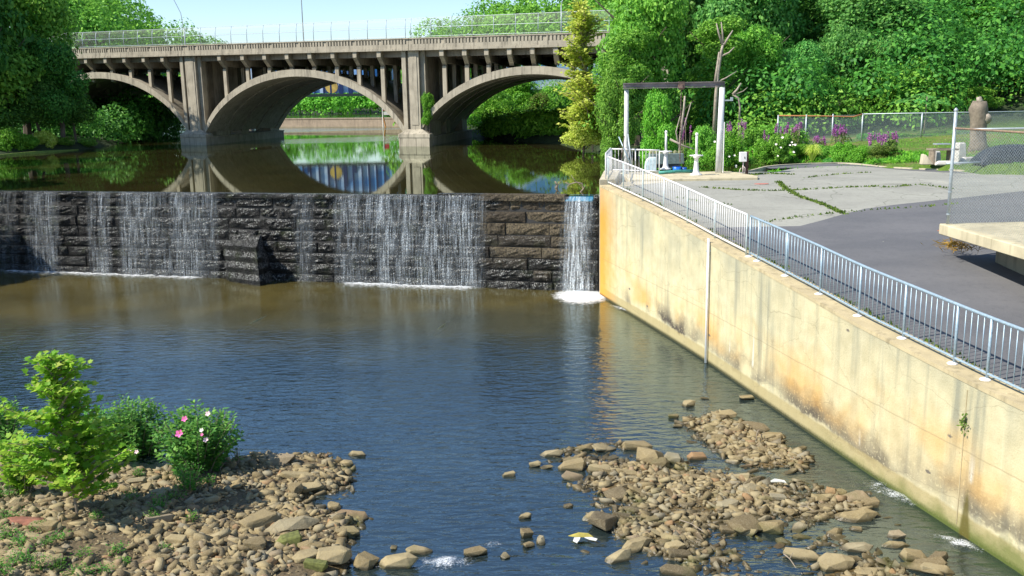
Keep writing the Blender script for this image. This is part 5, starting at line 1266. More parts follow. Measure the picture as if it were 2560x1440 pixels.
# grass: lawn blades and verge
def grass(name, n, fn, size, mat, label):
    P = []
    while len(P) < n:
        x, y = fn()
        P.append((x, y))
    P = np.array(P); z = height(P[:, 0], P[:, 1]); C = np.c_[P, z+size*.35]; N = rg.normal(size=(n, 3)); N[:, 2] = rg.uniform(.1, .8, n)
    T = cards(C, N, size*rg.uniform(.6, 1.4, n), .1, .3); tag(mesh_np(name, T[0], T[1], mat), label, 'grass', kind='stuff')
def lawn_pt():
    while True:
        x = random.uniform(15, 36); y = random.uniform(38, 62)
        if y > far_y(x)+.5 and float(sdist(np.array([x]), np.array([y]), POND_POLY)[0]) > .3: return x, y
grass('lawn_grass', 9000, lawn_pt, .10, G_lime, 'short bright green lawn grass behind the lot')
def bank_pt():
    while True:
        x = random.uniform(10, 24); y = random.uniform(44, 64)
        d = float(sdist(np.array([x]), np.array([y]), POND_POLY)[0])
        if 0 < d < 2.6: return x, y
grass('bank_grass', 4000, bank_pt, .34, G_lime, 'rough tall grass along the pond bank')
cr = MB(); rr = random.Random(5)
def crack(pts, dens, w=.05):
    for (a, b) in zip(pts[:-1], pts[1:]):
        A = at(a[0], a[1], 4.2); B = at(b[0], b[1], 4.2)
        for _ in range(20): A = at(a[0], a[1], lotz(A[1])); B = at(b[0], b[1], lotz(B[1]))
        L = np.linalg.norm(B-A)
        for _ in range(int(L*dens)):
            t = rr.random(); p = A+(B-A)*t; x, y = p[0]+rr.gauss(0, w), p[1]+rr.gauss(0, w); z = lotz(y)+.004; s = rr.uniform(.02, .06); a_ = rr.uniform(0, 3.1)
            cr.add([(x-s*math.cos(a_), y-s*math.sin(a_), z), (x+s*math.cos(a_), y+s*math.sin(a_), z), (x+rr.uniform(-.03, .03), y+rr.uniform(-.03, .03), z+s*1.4)], [(0, 1, 2)])
crack([(1945, 455), (1965, 473), (2000, 492), (2060, 512), (2110, 536)], 110, .06); crack([(1745, 468), (1800, 472), (1860, 476), (1935, 477), (2000, 475), (2110, 469), (2200, 466)], 34, .04); crack([(1870, 437), (1930, 434), (1985, 437)], 60, .12)
crack([(2010, 445), (2090, 436), (2180, 431)], 18, .04); crack([(2200, 470), (2300, 462), (2380, 472)], 25, .05); crack([(1690, 495), (1760, 505), (1830, 512)], 8, .04)
crack([(1655, 440), (1700, 449), (1800, 445), (1890, 438)], 70, .05); crack([(1900, 558), (2000, 543), (2100, 531), (2250, 521), (2390, 511)], 14, .05)
for t in np.arange(.8, 22, .06):
    p = wall_at(t, TH+.03); s = rr.uniform(.02, .06); x, y, z = p[0]+rr.gauss(0, .05), p[1]+rr.gauss(0, .05), p[2]-.045
    if noise.noise(Vector((t*.8, 3, 1))) > -.1:
        for _ in range(3): a_ = rr.uniform(0, 3); x += rr.gauss(0, .05); cr.add([(x-s*math.cos(a_), y-s*math.sin(a_), z), (x+s*math.cos(a_), y+s*math.sin(a_), z), (x, y, z+s*1.6)], [(0, 1, 2)])
tag(cr.build('crack_grass', G_olive), 'weeds growing in the asphalt cracks and along the wall foot', 'weeds', kind='stuff')
# weed on the wall joint
c = np.array([WP[int(21.9/.35), 0]-.03, WP[int(21.9/.35), 1], 2.05]); n = 70; C = c+rg.normal(size=(n, 3))*np.array([.03, .05, .10]); v, f = cards(C, rg.normal(size=(n, 3))+[-1, 0, .5], rg.uniform(.03, .08, n)); tag(mesh_np('wall_weed', v, f, G_olive), 'small weed growing from the joint in the concrete wall', 'weed')
# ------------------------------------------------------------------ rocks
def mat_rock(island=False):
    a = NT('river_rock'); p = a.pos(); z = a.n('SeparateXYZ', {0: p}).outputs[2]
    r = a.n('NewGeometry').outputs['Random Per Island'] if island else a.n('ObjectInfo').outputs['Random']
    n1 = a.noise(p, 5, 5); n2 = a.noise(p, 45, 4); n3 = a.noise(p, 1.2, 4)
    c = a.ramp(r, [(0, (.085, .065, .035)), (.3, (.22, .165, .075)), (.7, (.33, .265, .14)), (.9, (.22, .20, .14)), (1, (.30, .165, .07))])
    c = a.mix(a.mapr(n1, .4, .7, 0, .5), c, (.17, .13, .07)); c = a.mix(a.mapr(n2, .45, .75, 0, .4), c, (.42, .36, .23))
    wet = a.mapr(a.math('ADD', z, a.math('MULTIPLY', a.math('SUBTRACT', n1, .5), .08)), .075, .03)
    c = a.mix(a.math('MULTIPLY', wet, .85), c, (.045, .036, .015)); c = a.mix(a.math('MULTIPLY', a.math('MULTIPLY', a.mapr(n3, .55, .7), a.mapr(z, .22, .05)), .6), c, (.07, .085, .015))
    return a.done(a.pbsdf(c, a.mapr(wet, 0, 1, .9, .35), .4, 0, a.bump(n2, .5, .015, a.bump(n1, .5, .03))))
M_rock = mat_rock(); M_gravel = mat_rock(True)
def rock_verts(seed, n=16, sub=0):
    r_ = random.Random(seed); bm = bmesh.new(); fl = r_.uniform(.20, .46); el = r_.uniform(.45, .9)
    for sx in (-1, 1):
        for sy in (-1, 1):
            for sz in (-1, 1):
                t = r_.uniform(.45, 1.0) if sz > 0 else r_.uniform(.7, 1.0)
                bm.verts.new((sx*.5*t*r_.uniform(.6, 1.05), sy*.5*el*t*r_.uniform(.55, 1.05), sz*.5*fl*r_.uniform(.55, 1.1)))
    for _ in range(max(2, n-9)):
        a = r_.uniform(0, 6.28); bm.verts.new((.55*math.cos(a), .55*el*math.sin(a), r_.uniform(-.4, .35)*fl))
    res = bmesh.ops.convex_hull(bm, input=bm.verts)
    bmesh.ops.delete(bm, geom=[g for g in res['geom_interior'] if isinstance(g, bmesh.types.BMVert)], context='VERTS')
    if sub:
        bmesh.ops.bevel(bm, geom=list(bm.edges)+list(bm.verts), offset=.014, segments=1, affect='EDGES', clamp_overlap=True)
        bmesh.ops.triangulate(bm, faces=bm.faces); bmesh.ops.subdivide_edges(bm, edges=[e for e in bm.edges if e.calc_length() > .12], cuts=2, use_grid_fill=True); bmesh.ops.triangulate(bm, faces=bm.faces)
        for v in bm.verts: v.co += v.co.normalized()*(.020*noise.noise(v.co*3+Vector((seed, 0, 0)))+.012*noise.noise(v.co*9+Vector((seed, 0, 0))))
    bmesh.ops.triangulate(bm, faces=bm.faces); bmesh.ops.recalc_face_normals(bm, faces=bm.faces)
    V = np.array([v.co[:] for v in bm.verts]); Fc = np.array([[v.index for v in f.verts] for f in bm.faces] if (bm.verts.index_update() or True) else []); bm.free(); return V, Fc
ROCKME = []
for k in range(16):
    V, Fc = rock_verts(100+k, 15+k % 5*2, 1); me = bpy.data.meshes.new('rock'); me.from_pydata([tuple(v) for v in V], [], [tuple(int(i) for i in f) for f in Fc]); me.update(); me.materials.append(M_rock); ROCKME.append(me)
def rock(x, y, z, sx, sy, szz, rz, k=None, label=None, group=None, mat=None, tilt=0.0):
    o = bpy.data.objects.new('rock', ROCKME[(random.randrange(16) if k is None else k)]); COL.objects.link(o)
    o.location = (x, y, z); o.scale = (sx, sy, szz); o.rotation_euler = (random.uniform(-.2, .2)+tilt*.6, random.uniform(-.2, .2)+tilt, rz)
    if mat: o.material_slots[0].link = 'OBJECT'; o.material_slots[0].material = mat
    return tag(o, label, 'rock', group)
M_redrock = plain('reddish_rock', (.26, .105, .065), .9, 0, .35, 5, .5); M_mossrock = plain('mossy_rock', (.13, .14, .035), .9, 0, .4, 6, .5); M_whitestone = plain('bleached_stone', (.66, .62, .54), .9, 0, .15, 5)
HERO = [ # px, py(centre), w, h, rot, label, material, tilt
 (655, 1288, 105, 66, 42, 'large smooth tan slab tilted beside the sapling shore', None, .15), (728, 1302, 122, 50, 10, 'long thick tan boulder right of the smooth tilted slab', None, 0), (778, 1207, 64, 40, 25, 'elongated tan rock near the tip of the left gravel bar', None, 0),
 (738, 1218, 32, 36, 80, 'rounded upright stone left of the elongated tan rock', None, 0), (830, 1378, 92, 46, 0, 'big block shaped boulder at the bottom edge of the left bar', None, 0), (722, 1345, 62, 40, 20, 'mossy tan rock below the long thick boulder', M_mossrock, 0),
 (638, 1352, 54, 42, 5, 'squarish block standing below the smooth slab', None, .1), (765, 1378, 66, 40, 30, 'tan wedge rock left of the block shaped boulder', None, 0), (880, 1283, 72, 32, -8, 'flat topped boulder at the water edge right of the left bar', None, 0),
 (838, 1257, 34, 28, 0, 'small round rock standing in shallow water by the left bar', None, 0), (912, 1396, 46, 52, 85, 'pale half submerged rock left of the long wet boulder', None, .2), (992, 1395, 100, 46, -2, 'long wet boulder lying alone in the stream', None, 0),
 (1048, 1367, 62, 26, -5, 'low flat rock touching the long wet boulder', None, 0), (984, 1361, 18, 16, 0, 'tiny round stone above the long wet boulder', None, 0), (1190, 1370, 56, 34, 28, 'pointed rock amid stream riffles', None, .1), (1316, 1327, 30, 28, 30, 'upper stone of the trio in mid stream', None, 0),
 (1322, 1352, 30, 24, 30, 'lower left stone of the trio in mid stream', None, 0), (1351, 1342, 26, 30, 70, 'right stone of the trio in mid stream', None, 0), (1263, 1381, 22, 20, 40, 'small stone near the bottom middle of the stream', None, 0), (1312, 1284, 30, 16, 10, 'dark wet stone alone above the trio', None, 0),
 (1420, 1258, 24, 12, 5, 'flat stone just left of the right gravel bar', None, 0), (1272, 1180, 32, 14, 15, 'small flat stone alone left of the right bar', None, 0), (1337, 1154, 30, 20, 0, 'rounded stone off the left tip of the right bar', None, 0), (1367, 1161, 32, 12, 0, 'low stone beside the rounded stone off the right bar', None, 0),
 (120, 1392, 62, 44, 0, 'pale round boulder at the bottom left in the weeds', None, 0), (75, 1296, 104, 22, 0, 'long reddish flat stone under the sapling', M_redrock, 0), (893, 1130, 42, 10, 0, 'thin flat stone off the tip of the left bar', None, 0), (866, 1152, 34, 22, -15, 'angular tan block at the tip of the left bar', None, 0),
 (690, 1142, 92, 34, -20, 'dark broad boulder at the top of the left bar', None, 0), (358, 1212, 40, 24, 10, 'orange tan block in the sunlit gap between the shrubs', None, 0), (870, 1320, 60, 36, 20, 'knobbly rock below the flat topped boulder', None, 0), (790, 1405, 62, 30, -5, 'dark green mossy block at the bottom of the left bar', M_mossrock, 0),
 (1510, 1290, 82, 72, 60, 'largest pale slab on the left side of the right bar', None, .25), (1590, 1352, 92, 46, 32, 'rough log shaped boulder at the lower left of the right bar', None, 0), (1866, 1300, 96, 60, 28, 'large pale triangular boulder in the middle of the right bar', None, .2), (1925, 1310, 66, 44, -38, 'brown slab leaning on the pale triangular boulder', None, -.2),
 (1622, 1133, 56, 50, 58, 'upright rounded boulder at the top of the right bar', None, .3), (1430, 1158, 64, 32, 0, 'broad tan rock near the left tip of the right bar', None, 0), (1590, 1108, 74, 20, 4, 'long flat slab on the top edge of the right bar', None, 0), (1505, 1112, 58, 26, 35, 'slanted stone on the top left edge of the right bar', None, .2),
 (1540, 1228, 56, 36, 15, 'brownish block above the largest pale slab', None, 0), (1648, 1148, 44, 40, 80, 'tan block right of the upright rounded boulder', None, 0), (1680, 1140, 48, 34, -30, 'sloping tan slab right of the tan block', None, 0), (1380, 1127, 56, 24, 0, 'stone forming the left tip of the right bar', None, 0),
 (1722, 1002, 32, 24, 10, 'lone dark stone in the pool above the right bar', None, 0), (1865, 987, 40, 20, 5, 'flat stone close to the wall foot', None, 0), (1762, 991, 20, 8, 0, 'small dark stone right of the lone stone', None, 0), (1684, 1036, 26, 12, 0, 'small dark wet stone left of the upper gravel bar', None, 0), (1695, 1058, 24, 14, 0, 'stone below the small dark wet one', None, 0),
 (2135, 1284, 104, 26, -4, 'long flat dark boulder near the wall rapids', None, 0), (2140, 1234, 76, 24, 3, 'long tan boulder beside the upper rapids', None, 0), (2098, 1226, 34, 24, 10, 'round pale stone left of the long tan boulder', None, 0), (2048, 1240, 44, 24, 5, 'pale stone second left of the long tan boulder', None, 0), (2172, 1252, 50, 24, 0, 'shaded stone tucked under the long tan boulder', None, 0),
 (1808, 1032, 60, 10, -6, 'thin long slab at the top of the upper gravel bar', None, 0), (1880, 1062, 84, 16, -32, 'long slanting slab on the upper gravel bar', None, 0), (1935, 1085, 44, 26, -20, 'pale block below the slanting slab', None, 0), (1840, 1138, 36, 24, 0, 'pale block at the foot of the upper gravel bar', None, 0),
 (2240, 1330, 40, 26, 0, 'dark rock in the lower wall rapids', None, 0), (2140, 1360, 76, 30, -20, 'submerged brown slab in the shallows', None, 0), (2090, 1395, 84, 56, -10, 'big flat boulder at the bottom of the right bar', None, 0), (2165, 1420, 60, 34, -30, 'brown slab at the bottom right of the right bar', None, 0),
 (2010, 1380, 90, 26, -8, 'pale slab low on the right bar', None, 0), (1945, 1240, 40, 26, 0, 'light stone with white litter at its right', None, 0)]
for n_, (px, py, w, h, rot, lb, mt, tl) in enumerate(HERO):
    q = at(px, py+h*.25, .06); 
    for _ in range(6): q = at(px, py+h*.25, max(.0, hz(q[0], q[1]))+.05)
    dist = q[1]/math.cos(PITCH); W = w/F_PX*dist; H = h/F_PX*dist
    rock(q[0], q[1], max(0.0, hz(q[0], q[1]))+H*.22, W*1.08, max(W*.7, H*1.5)*1.25, max(H*1.25, W*.5)*1.6, R_(rot)*(.8), n_ % 16, lb, None, mt, tl*.6)
rr = random.Random(21)
def bar_points(poly, n, seed, edge=0.0, ymax=23.5):
    r_ = np.random.RandomState(seed); P = np.array(poly); x0, x1, y0, y1 = P[:, 0].min(), P[:, 0].max(), max(11.0, P[:, 1].min()), min(ymax, P[:, 1].max()); out = []
    while len(out) < n:
        X = r_.uniform(x0, x1, 4000); Y = r_.uniform(y0, y1, 4000); d = sdist(X, Y, poly); m = d < edge-.25+r_.exponential(.28, 4000)
        m &= (X > -.62*Y-.4) & (X < .62*Y)
        den = np.clip(.66+fbm(X, Y, 1.9, 34)*.65, .14, 1); m &= r_.rand(4000) < den
        m &= X < wallx(Y)-.25
        out += list(zip(X[m], Y[m]))
    return out[:n]
used = set(h_[5] for h_ in HERO)
def rock_label(x, y, s_, el_):
    px, py = proj((x, y, .1)); sw = 'small' if s_ < .24 else ('mid sized' if s_ < .34 else 'sizeable'); sh = 'flat' if el_ > 1.35 else 'blocky'
    for h_ in sorted(HERO, key=lambda h_: (h_[0]-px)**2+((h_[1]-py)*1.6)**2)[:9]:
        dx, dy = px-h_[0], py-h_[1]; ad, bd = abs(dx), abs(dy)*1.3
        d = ('right' if dx > 0 else 'left')+' of' if ad > 2.2*bd else (('below' if dy > 0 else 'above') if bd > 2.2*ad else ('lower ' if dy > 0 else 'upper ')+('right' if dx > 0 else 'left')+' of')
        far = 'just ' if math.hypot(dx, dy) < 75 else ''
        for t in ('%s rock %s%s the %s' % (sw, far, d, h_[5]), '%s %s rock %s%s the %s' % (sw, sh, far, d, h_[5])):
            if len(t.split()) <= 16 and t not in used: used.add(t); return t
    return None
for poly, n, seed, g, lb in [(LEFT_BAR, 105, 1, 'middle sized rocks on the left gravel bar', 'angular tan rock among others on the left gravel bar'), (RIGHT_BAR, 96, 2, 'middle sized rocks on the main right gravel bar', 'angular tan rock among others on the main right gravel bar'), (UPPER_BAR, 28, 3, 'rocks on the small upper gravel bar', 'small tan rock among others on the upper gravel bar near the wall'), (SHALLOW, 44, 4, 'scattered rocks in the shallows by the wall', 'lone tan rock in the shallows')]:
    for x, y in bar_points(poly, n, seed):
        s = .13+.30*rr.random()**1.8*(.8 if seed == 3 else 1); el_ = rr.uniform(1.0, 1.7)
        rock(x, y, max(-.03, hz(x, y))+s*.12, s*el_, s*rr.uniform(.75, 1.1), s*rr.uniform(.9, 1.5), rr.uniform(-.7, .7), None, rock_label(x, y, s, el_) or lb, g, None, rr.uniform(-.3, .3))
TEMPL = [rock_verts(500+k, 9+k % 4) for k in range(14)]
def gravel(P, smin, smax, seed):
    r_ = np.random.RandomState(seed); P = np.array(P); Z = height(P[:, 0], P[:, 1]); VV = []; FF = []; b = 0
    for (x, y), z in zip(P, Z):
        V, Fc = TEMPL[r_.randint(14)]; s = smin+(smax-smin)*r_.rand()**2.6; a = r_.uniform(0, 6.28) if r_.rand() < .4 else r_.normal(0, .5); ca, sa = math.cos(a), math.sin(a)
        v = V*np.array([s*r_.uniform(1.0, 1.6), s*r_.uniform(.8, 1.1), s*r_.uniform(1.0, 1.6)]); tx, ty = r_.normal(.12, .45), r_.normal(.1, .45); v = v@np.array([[math.cos(tx), 0, -math.sin(tx)], [0, 1, 0], [math.sin(tx), 0, math.cos(tx)]]); v = v@np.array([[1, 0, 0], [0, math.cos(ty), -math.sin(ty)], [0, math.sin(ty), math.cos(ty)]])
        v = np.stack([v[:, 0]*ca-v[:, 1]*sa+x, v[:, 0]*sa+v[:, 1]*ca+y, v[:, 2]+z+s*r_.uniform(-.12, .16)], 1); VV.append(v); FF.append(Fc+b); b += len(v)
    return np.concatenate(VV), np.concatenate(FF)
pts = bar_points(LEFT_BAR, 11000, 11, .1)+bar_points(RIGHT_BAR, 6200, 12, .15)+bar_points(UPPER_BAR, 1500, 13, .1)+bar_points(SHALLOW, 1700, 14, .1)
V, Fc = gravel(pts, .045, .27, 4); tag(mesh_np('gravel', V, Fc, M_gravel), 'bed of small tan stones covering the gravel bars', 'gravel', kind='stuff')
# scattered stones on the river bed seen through shallow water
r_ = np.random.RandomState(77); X = r_.uniform(-12, 8, 9000); Y = r_.uniform(12, 24, 9000); m = (X < wallx(Y)-.15) & (r_.rand(9000) < np.clip(1.15-(Y-12)/11, .05, 1)*.30); 
V, Fc = gravel(list(zip(X[m], Y[m])), .05, .24, 5); V[:, 2] = np.minimum(V[:, 2], -.02+0*V[:, 2]+.05*(V[:, 1] < 15.5)); tag(mesh_np('bed_stones', V, Fc, M_gravel), 'stones on the river bed under the shallow water', 'stones', kind='stuff')
# litter
def litter(px, py, parts, label, name='litter'):
    q = at(px, py, .05); q[2] = max(.03, hz(q[0], q[1])+.12) if name != 'torn_cloth' else .05
    root = empty(name, q, label, 'litter')
    for nm, poly, mt in parts:
        m = MB(); m.add([(q[0]+x, q[1]+y, q[2]+z) for x, y, z in poly]+[(q[0]+x, q[1]+y, q[2]+z+.012) for x, y, z in poly], [tuple(range(len(poly)))[::-1], tuple(range(len(poly), 2*len(poly)))]+[(i, (i+1) % len(poly), len(poly)+(i+1) % len(poly), len(poly)+i) for i in range(len(poly))]); m.build(nm, mt, root)
M_palecloth = plain('pale_cloth', (.55, .55, .50), .9, 0, .2)
M_cloth = plain('mustard_cloth', (.36, .30, .06), .9, 0, .3)
litter(1455, 1345, [('cloth', [(-.24, .08, 0), (-.05, .12, .04), (.12, .10, .03), (.2, -.02, .02), (-.06, -.04, .03)], M_cloth), ('white_end', [(-.14, -.03, .02), (-.03, -.05, .03), (-.06, -.14, .02), (-.10, -.20, 0), (-.17, -.12, 0)], M_palecloth), ('white_end', [(.04, -.03, .02), (.16, -.03, .02), (.27, -.08, .01), (.24, -.13, 0), (.13, -.10, .01)], M_palecloth)], 'torn mustard cloth with two white ends lying in the stream', 'torn_cloth')
litter(1945, 1217, [('sheet', [(-.15, .02, .05), (-.06, .06, .08), (.12, -.01, .07), (.15, -.05, .03), (.05, -.05, .06), (-.15, -.03, .05)], M_palecloth)], 'white scrap of plastic on the right gravel bar')
for k, (x0, y0, x1, y1, lb) in enumerate([(2000, 1265, 2035, 1278, 'thin white stick on the right bar'), (1700, 1300, 1760, 1330, 'thin grey stick across the middle of the right bar'), (540, 1150, 560, 1200, 'forked tan stick at the foot of the pink flowered shrub'), (1895, 1075, 1890, 1100, 'short stick standing on the upper bar'), (1960, 1385, 1990, 1420, 'thin twig at the bottom of the right bar')]):
    a_, b_ = at(x0, y0, .22), at(x1, y1, .2); m = MB(); m.tube([a_, (a_+b_)/2+[0, .02, .03], b_], [.012, .011, .006], 5)
    m.tube([(a_+b_)/2+[0, .02, .03], (a_+b_)/2+[.08, .1, .1]], [.009, .004], 5); tag(m.build('stick', M_wood), lb, 'stick', 'sticks on the gravel')
# ------------------------------------------------------------------ foreground plants
LOBED = np.array([(0, 0), (.20, -.06), (.50, .10), (.36, .30), (.52, .56), (.26, .58), (.16, .76), (0, 1.0), (-.16, .76), (-.26, .58), (-.52, .56), (-.36, .30), (-.50, .10), (-.20, -.06)])
OVATE = np.array([(0, 0), (.20, .14), (.30, .38), (.20, .66), (0, 1.0), (-.20, .66), (-.30, .38), (-.20, .14)])
def leaves(tmpl, C, D, N, S, rgen=rg):
    n = len(C); D = D/np.linalg.norm(D, axis=1)[:, None]; N = N-(N*D).sum(1)[:, None]*D; N /= np.linalg.norm(N, axis=1)[:, None]; B = np.cross(D, N); k = len(tmpl)
    cen = np.array([[0, .42]]); T = np.concatenate([cen, tmpl]); cup = rgen.uniform(.05, .30, n)[:, None, None]; droop = rgen.uniform(0, .35, n)[:, None, None]
    x = T[None, :, 0, None]; y = T[None, :, 1, None]; S = S[:, None, None]
    v = C[:, None, :]+S*(B[:, None, :]*x+D[:, None, :]*y+N[:, None, :]*(np.abs(x)*cup-droop*y*y))
    f = np.array([(0, 1+i, 1+(i+1) % k) for i in range(k)]); f = (f[None]+(np.arange(n)*(k+1))[:, None, None]).reshape(-1, 3); return v.reshape(-1, 3), f
def plant(base, stems, tmpl, nleaf, size, mat, name, label, cat, stem_mat=M_wood, spread=.06, up=.5, flowers=(), stem_r=.012, seed=1, top_only=.15, group=None):
    """stems: list of polylines; leaves along them"""
    r_ = np.random.RandomState(seed); root = empty(name, base, label, cat, group); m = MB(); C = []; Dr = []; S = []
    for pts, L in stems:
        pts = np.array(pts); k = len(pts); m.tube(pts, [stem_r*(1-.75*i/(k-1)) for i in range(k)], 5)
        nl = max(2, int(nleaf*L)); 
        for j in range(nl):
            t = top_only+(1-top_only)*(j+r_.rand())/nl; u = t*(k-1); i = min(k-2, int(u)); p = pts[i]+(pts[i+1]-pts[i])*(u-i); a = r_.uniform(0, 6.28)
            ax = pts[min(k-1, i+1)]-pts[i]; d = np.array([math.cos(a), math.sin(a), r_.uniform(-.2, .45)])+ax/np.linalg.norm(ax)*.45; C.append(p+d/np.linalg.norm(d)*spread*r_.uniform(.3, 1.2)); Dr.append(d); S.append(size*r_.uniform(.55, 1.2)*(1.08-.45*t))
    m.build('stem', stem_mat, root); C = np.array(C); Dr = np.array(Dr); N = np.tile([-.15, -.25, 1.0], (len(C), 1))+r_.normal(size=C.shape)*.42
    v, f = leaves(tmpl, C, Dr, N, np.array(S), r_); mesh_np('leaves', v, f, mat, root)
    for c, s, fm in flowers:
        mm = MB(); nrm = np.array([-.1, -.75, .62]); nrm /= np.linalg.norm(nrm); t = np.cross(nrm, [0, 0, 1]); t /= np.linalg.norm(t); bb = np.cross(nrm, t); vs = [c]; 
        for i in range(15): a = 2*math.pi*i/15; rad = s*(.5 if i % 3 else .34); vs.append(c+(t*math.cos(a)+bb*math.sin(a))*rad+nrm*s*.2)
        mm.add(vs, [(0, 1+i, 1+(i+1) % 15) for i in range(15)]); fo = mm.build('flower', fm, root); m2 = MB(); m2.lathe(c, [(s*.05, 0), (s*.06, s*.2), (s*.02, s*.28)], 6); m2.build('flower_centre', M_yellowc, fo)
    return root
M_yellowc = plain('yellow_stamen', (.7, .5, .15), .7)
L_sap = foliage('sapling_leaf', [(.09, .22, .02), (.18, .37, .03), (.32, .52, .05), (.42, .47, .08)], .5)
L_hib = foliage('hibiscus_leaf', [(.05, .16, .03), (.11, .30, .05), (.24, .46, .08)], .4)
L_weed = foliage('weed_leaf', [(.05, .17, .02), (.09, .27, .03), (.16, .34, .05)], .4)
def stems_cone(b, H, R0, nb, seed, lean=(0, 0), low=.10):
    r_ = random.Random(seed); out = []; top = np.array([b[0]+lean[0], b[1]+lean[1], b[2]+H]); B = np.array(b, float)
    out.append(([B, B+(top-B)*.35, B+(top-B)*.7, top], H*.8))
    for k in range(nb):
        t = low+(1-low)*(k/nb)**1.05; p = B+(top-B)*t; a = k*2.4+r_.uniform(-.4, .4); l = R0*(1.02-t)**.8*r_.uniform(.45, 1.15)+.10; d = np.array([math.cos(a), math.sin(a), r_.uniform(.2, .9)+.5*t])
        out.append(([p, p+d*l*.5, p+d*l*[1, 1, .8]], l*1.7))
    return out
def airy_tree():
    r_ = random.Random(8); A = lambda x, y: aty(x, y, 70.0); ax = [A(1482, 380), A(1478, 290), A(1470, 200), A(1462, 130), A(1452, 20)]; b = ax[0]; st = [(ax, 9.0)]
    def onax(y): 
        ys = [380, 290, 200, 130, 20]; 
        for i in range(4):
            if ys[i] >= y >= ys[i+1]: t = (ys[i]-y)/(ys[i]-ys[i+1]); return ax[i]+(ax[i+1]-ax[i])*t
    for y, ln, n in ((26, .5, 4), (38, .8, 6), (50, 1.1, 6), (62, 1.4, 8), (76, 1.5, 8), (90, 1.6, 8), (104, 1.5, 7), (118, 1.2, 6), (132, .9, 5), (150, .9, 4), (165, 1.9, 6), (180, 2.0, 6), (196, 1.8, 6), (214, 1.6, 7), (232, 1.9, 8), (250, 2.2, 9), (270, 2.4, 10), (290, 2.6, 10), (312, 2.7, 10), (336, 2.7, 10)):
        for _ in range(n):
            p = onax(max(21, min(379, y+r_.uniform(-9, 9)))); a = r_.uniform(0, 6.28) if not 145 < y < 230 else r_.uniform(2.3, 4.0); l = ln*r_.uniform(.35, 1.2); d = np.array([math.cos(a)*.9, math.sin(a)*.9, r_.uniform(.2, 1.5)]); st.append(([p, p+d*l*.5, p+d*l*[1, 1, .7]], l*1.2))
    plant(b, st, LOBED, 27, .31, G_yel, 'yellow_green_tree', 'slender airy yellow green tree in front of the right bridge end', 'tree', spread=.42, stem_r=.09, seed=14, top_only=.15)
airy_tree()
b = at(190, 1262, .55); b[2] = hz(b[0], b[1])
tp = aty(132, 898, b[1]); H = tp[2]-b[2]
plant(b, stems_cone(b, H, 1.3, 58, 4, (tp[0]-b[0], 0)), LOBED, 44, .165, L_sap, 'sapling', 'bright yellow green lobed leaf sapling at the lower left', 'sapling', spread=.13, stem_r=.028, seed=3)
def hib(px, py, ytop, wpx, nst, label, fl=(), mat=L_hib, size=.115, seed=5, nleaf=20, tmpl=OVATE, name='hibiscus', cat='shrub', group=None, thin=.012):
    b = at(px, py, .3)
    for _ in range(6): b = at(px, py, hz(b[0], b[1]))
    r_ = random.Random(seed); H = aty(px, ytop, b[1])[2]-b[2]; W = wpx/F_PX*b[1]; st = []
    for k in range(nst):
        a = r_.uniform(0, 6.28); rr = W*math.sqrt(r_.random()); h = H*(1-.42*(rr/W)**2)*r_.uniform(.72, 1.0); e = np.array([rr*math.cos(a), rr*math.sin(a), h]); s = b+np.array([e[0]*.3, e[1]*.3, 0])
        st.append(([s, s+e*[.25, .25, .5], b+e], h)) 
    F_ = [(aty(x, y, b[1]-W*.75), s, m_) for x, y, s, m_ in fl]
    return plant(b, st, tmpl, nleaf, size, mat, name, label, cat, flowers=F_, seed=seed, spread=.07, top_only=.12, group=group, stem_r=thin)
hib(495, 1185, 992, 125, 80, 'leafy shrub with pink and white flowers at the water edge', [(449, 1085, .17, M_pinkfl), (462, 1048, .13, M_pinkfl), (520, 1035, .11, M_palepink), (505, 1087, .07, M_pinkfl), (504, 1076, .09, M_whitefl), (515, 1100, .11, M_palepink), (325, 1130, .10, M_palepink), (342, 1130, .09, M_palepink)], nleaf=54, seed=5, size=.15)
hib(345, 1162, 985, 110, 80, 'tall leafy shrub with drooping tips between the sapling and the flowered shrub', seed=6, nleaf=50, size=.15)
hib(250, 1150, 1005, 75, 50, 'leafy shrub just behind the sapling', seed=7, nleaf=42, size=.14)
hib(20, 1120, 990, 60, 34, 'green shrub at the left picture edge behind the sapling', seed=8, nleaf=40, size=.14)
hib(595, 1160, 1110, 18, 7, 'small dark sprig at the water right of the flowered shrub', seed=9, size=.09)
hib(60, 1235, 1060, 75, 26, 'spreading yellow green seedling left of the tall sapling', mat=L_sap, size=.19, seed=61, nleaf=20, tmpl=LOBED, name='sapling', cat='sapling')
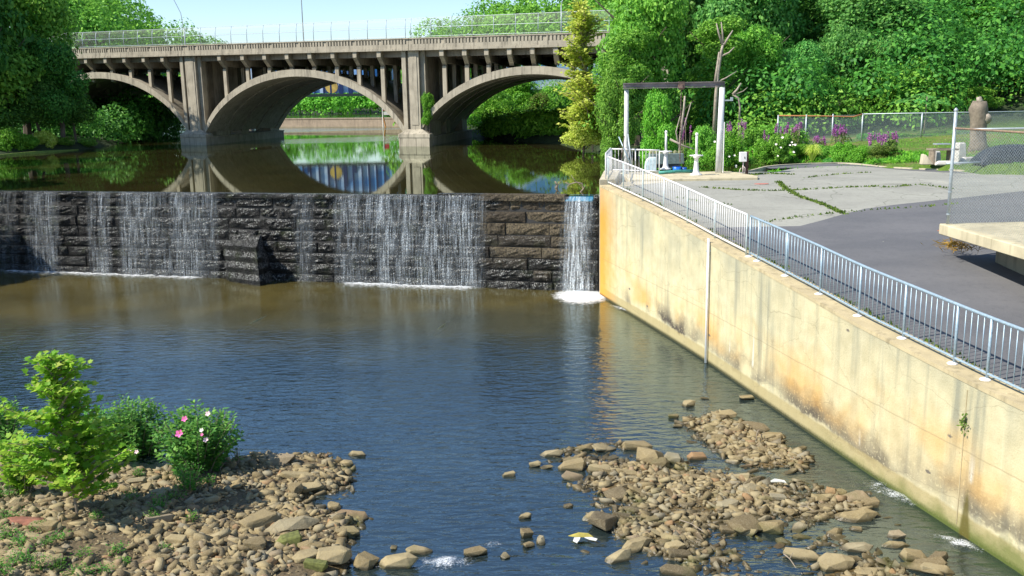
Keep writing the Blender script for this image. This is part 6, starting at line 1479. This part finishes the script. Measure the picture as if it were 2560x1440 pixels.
hib(475, 1228, 1150, 55, 34, 'low bright weed below the flowered shrub', mat=L_weed, size=.06, seed=10, nleaf=60, name='weed', cat='weed', thin=.006)
hib(160, 1030, 985, 12, 5, 'thin brown seed head above the shrubs', mat=foliage('brown_leaf', [(.12, .05, .03), (.2, .09, .05)]), size=.05, seed=30, nleaf=60, name='seed_head', cat='seed head', thin=.005)
for k, (px, py, h, w, lb) in enumerate([(400, 1275, 40, 36, 'shaded weed under the sapling shadow'), (385, 1300, 30, 22, 'shaded low weed left of the smooth slab'), (290, 1385, 28, 34, 'low weed in the gravel at the bottom left'), (60, 1410, 45, 60, 'thick weed patch in the bottom left corner'),
     (20, 1350, 40, 40, 'weed at the left picture edge'), (190, 1440, 30, 40, 'weed on the bottom picture edge'), (115, 1365, 24, 30, 'weed above the pale round boulder'), (310, 1415, 22, 18, 'tiny weed in the bottom gravel'), (345, 1200, 30, 14, 'tiny weed in the sunlit gap'), (20, 1245, 40, 40, 'bright plant left of the sapling foot'), (240, 1300, 20, 16, 'tiny weed right of the sapling foot'), (5, 1440, 60, 60, 'grassy clump at the bottom left corner'), (150, 1425, 30, 26, 'weed beside the pale round boulder'), (95, 1330, 26, 46, 'sprawling weed above the long reddish stone'), (250, 1435, 26, 40, 'wide low weed on the bottom edge left of the gravel slope'), (55, 1365, 36, 40, 'leafy weed between the reddish stone and the corner patch'), (440, 1250, 30, 40, 'trailing weed below the low bright weed'), (30, 1300, 30, 36, 'weed left of the long reddish stone'), (330, 1250, 26, 34, 'weed in the sapling shadow right of its foot'), (480, 1300, 20, 24, 'tiny weed left of the squarish block'), (150, 1350, 24, 34, 'weed below the sapling foot'), (520, 1215, 30, 24, 'weed under the flowered shrub at the right'), (210, 1395, 24, 34, 'weed right of the pale round boulder'), (410, 1380, 18, 22, 'tiny weed in the lower middle of the left bar'), (100, 1425, 36, 40, 'leafy weed under the pale round boulder')]):
    hib(px, py, py-h, w, 16, lb, mat=L_weed, size=.05, seed=40+k, nleaf=60, name='weed', cat='weed', group='weeds on the left gravel bar', thin=.005)
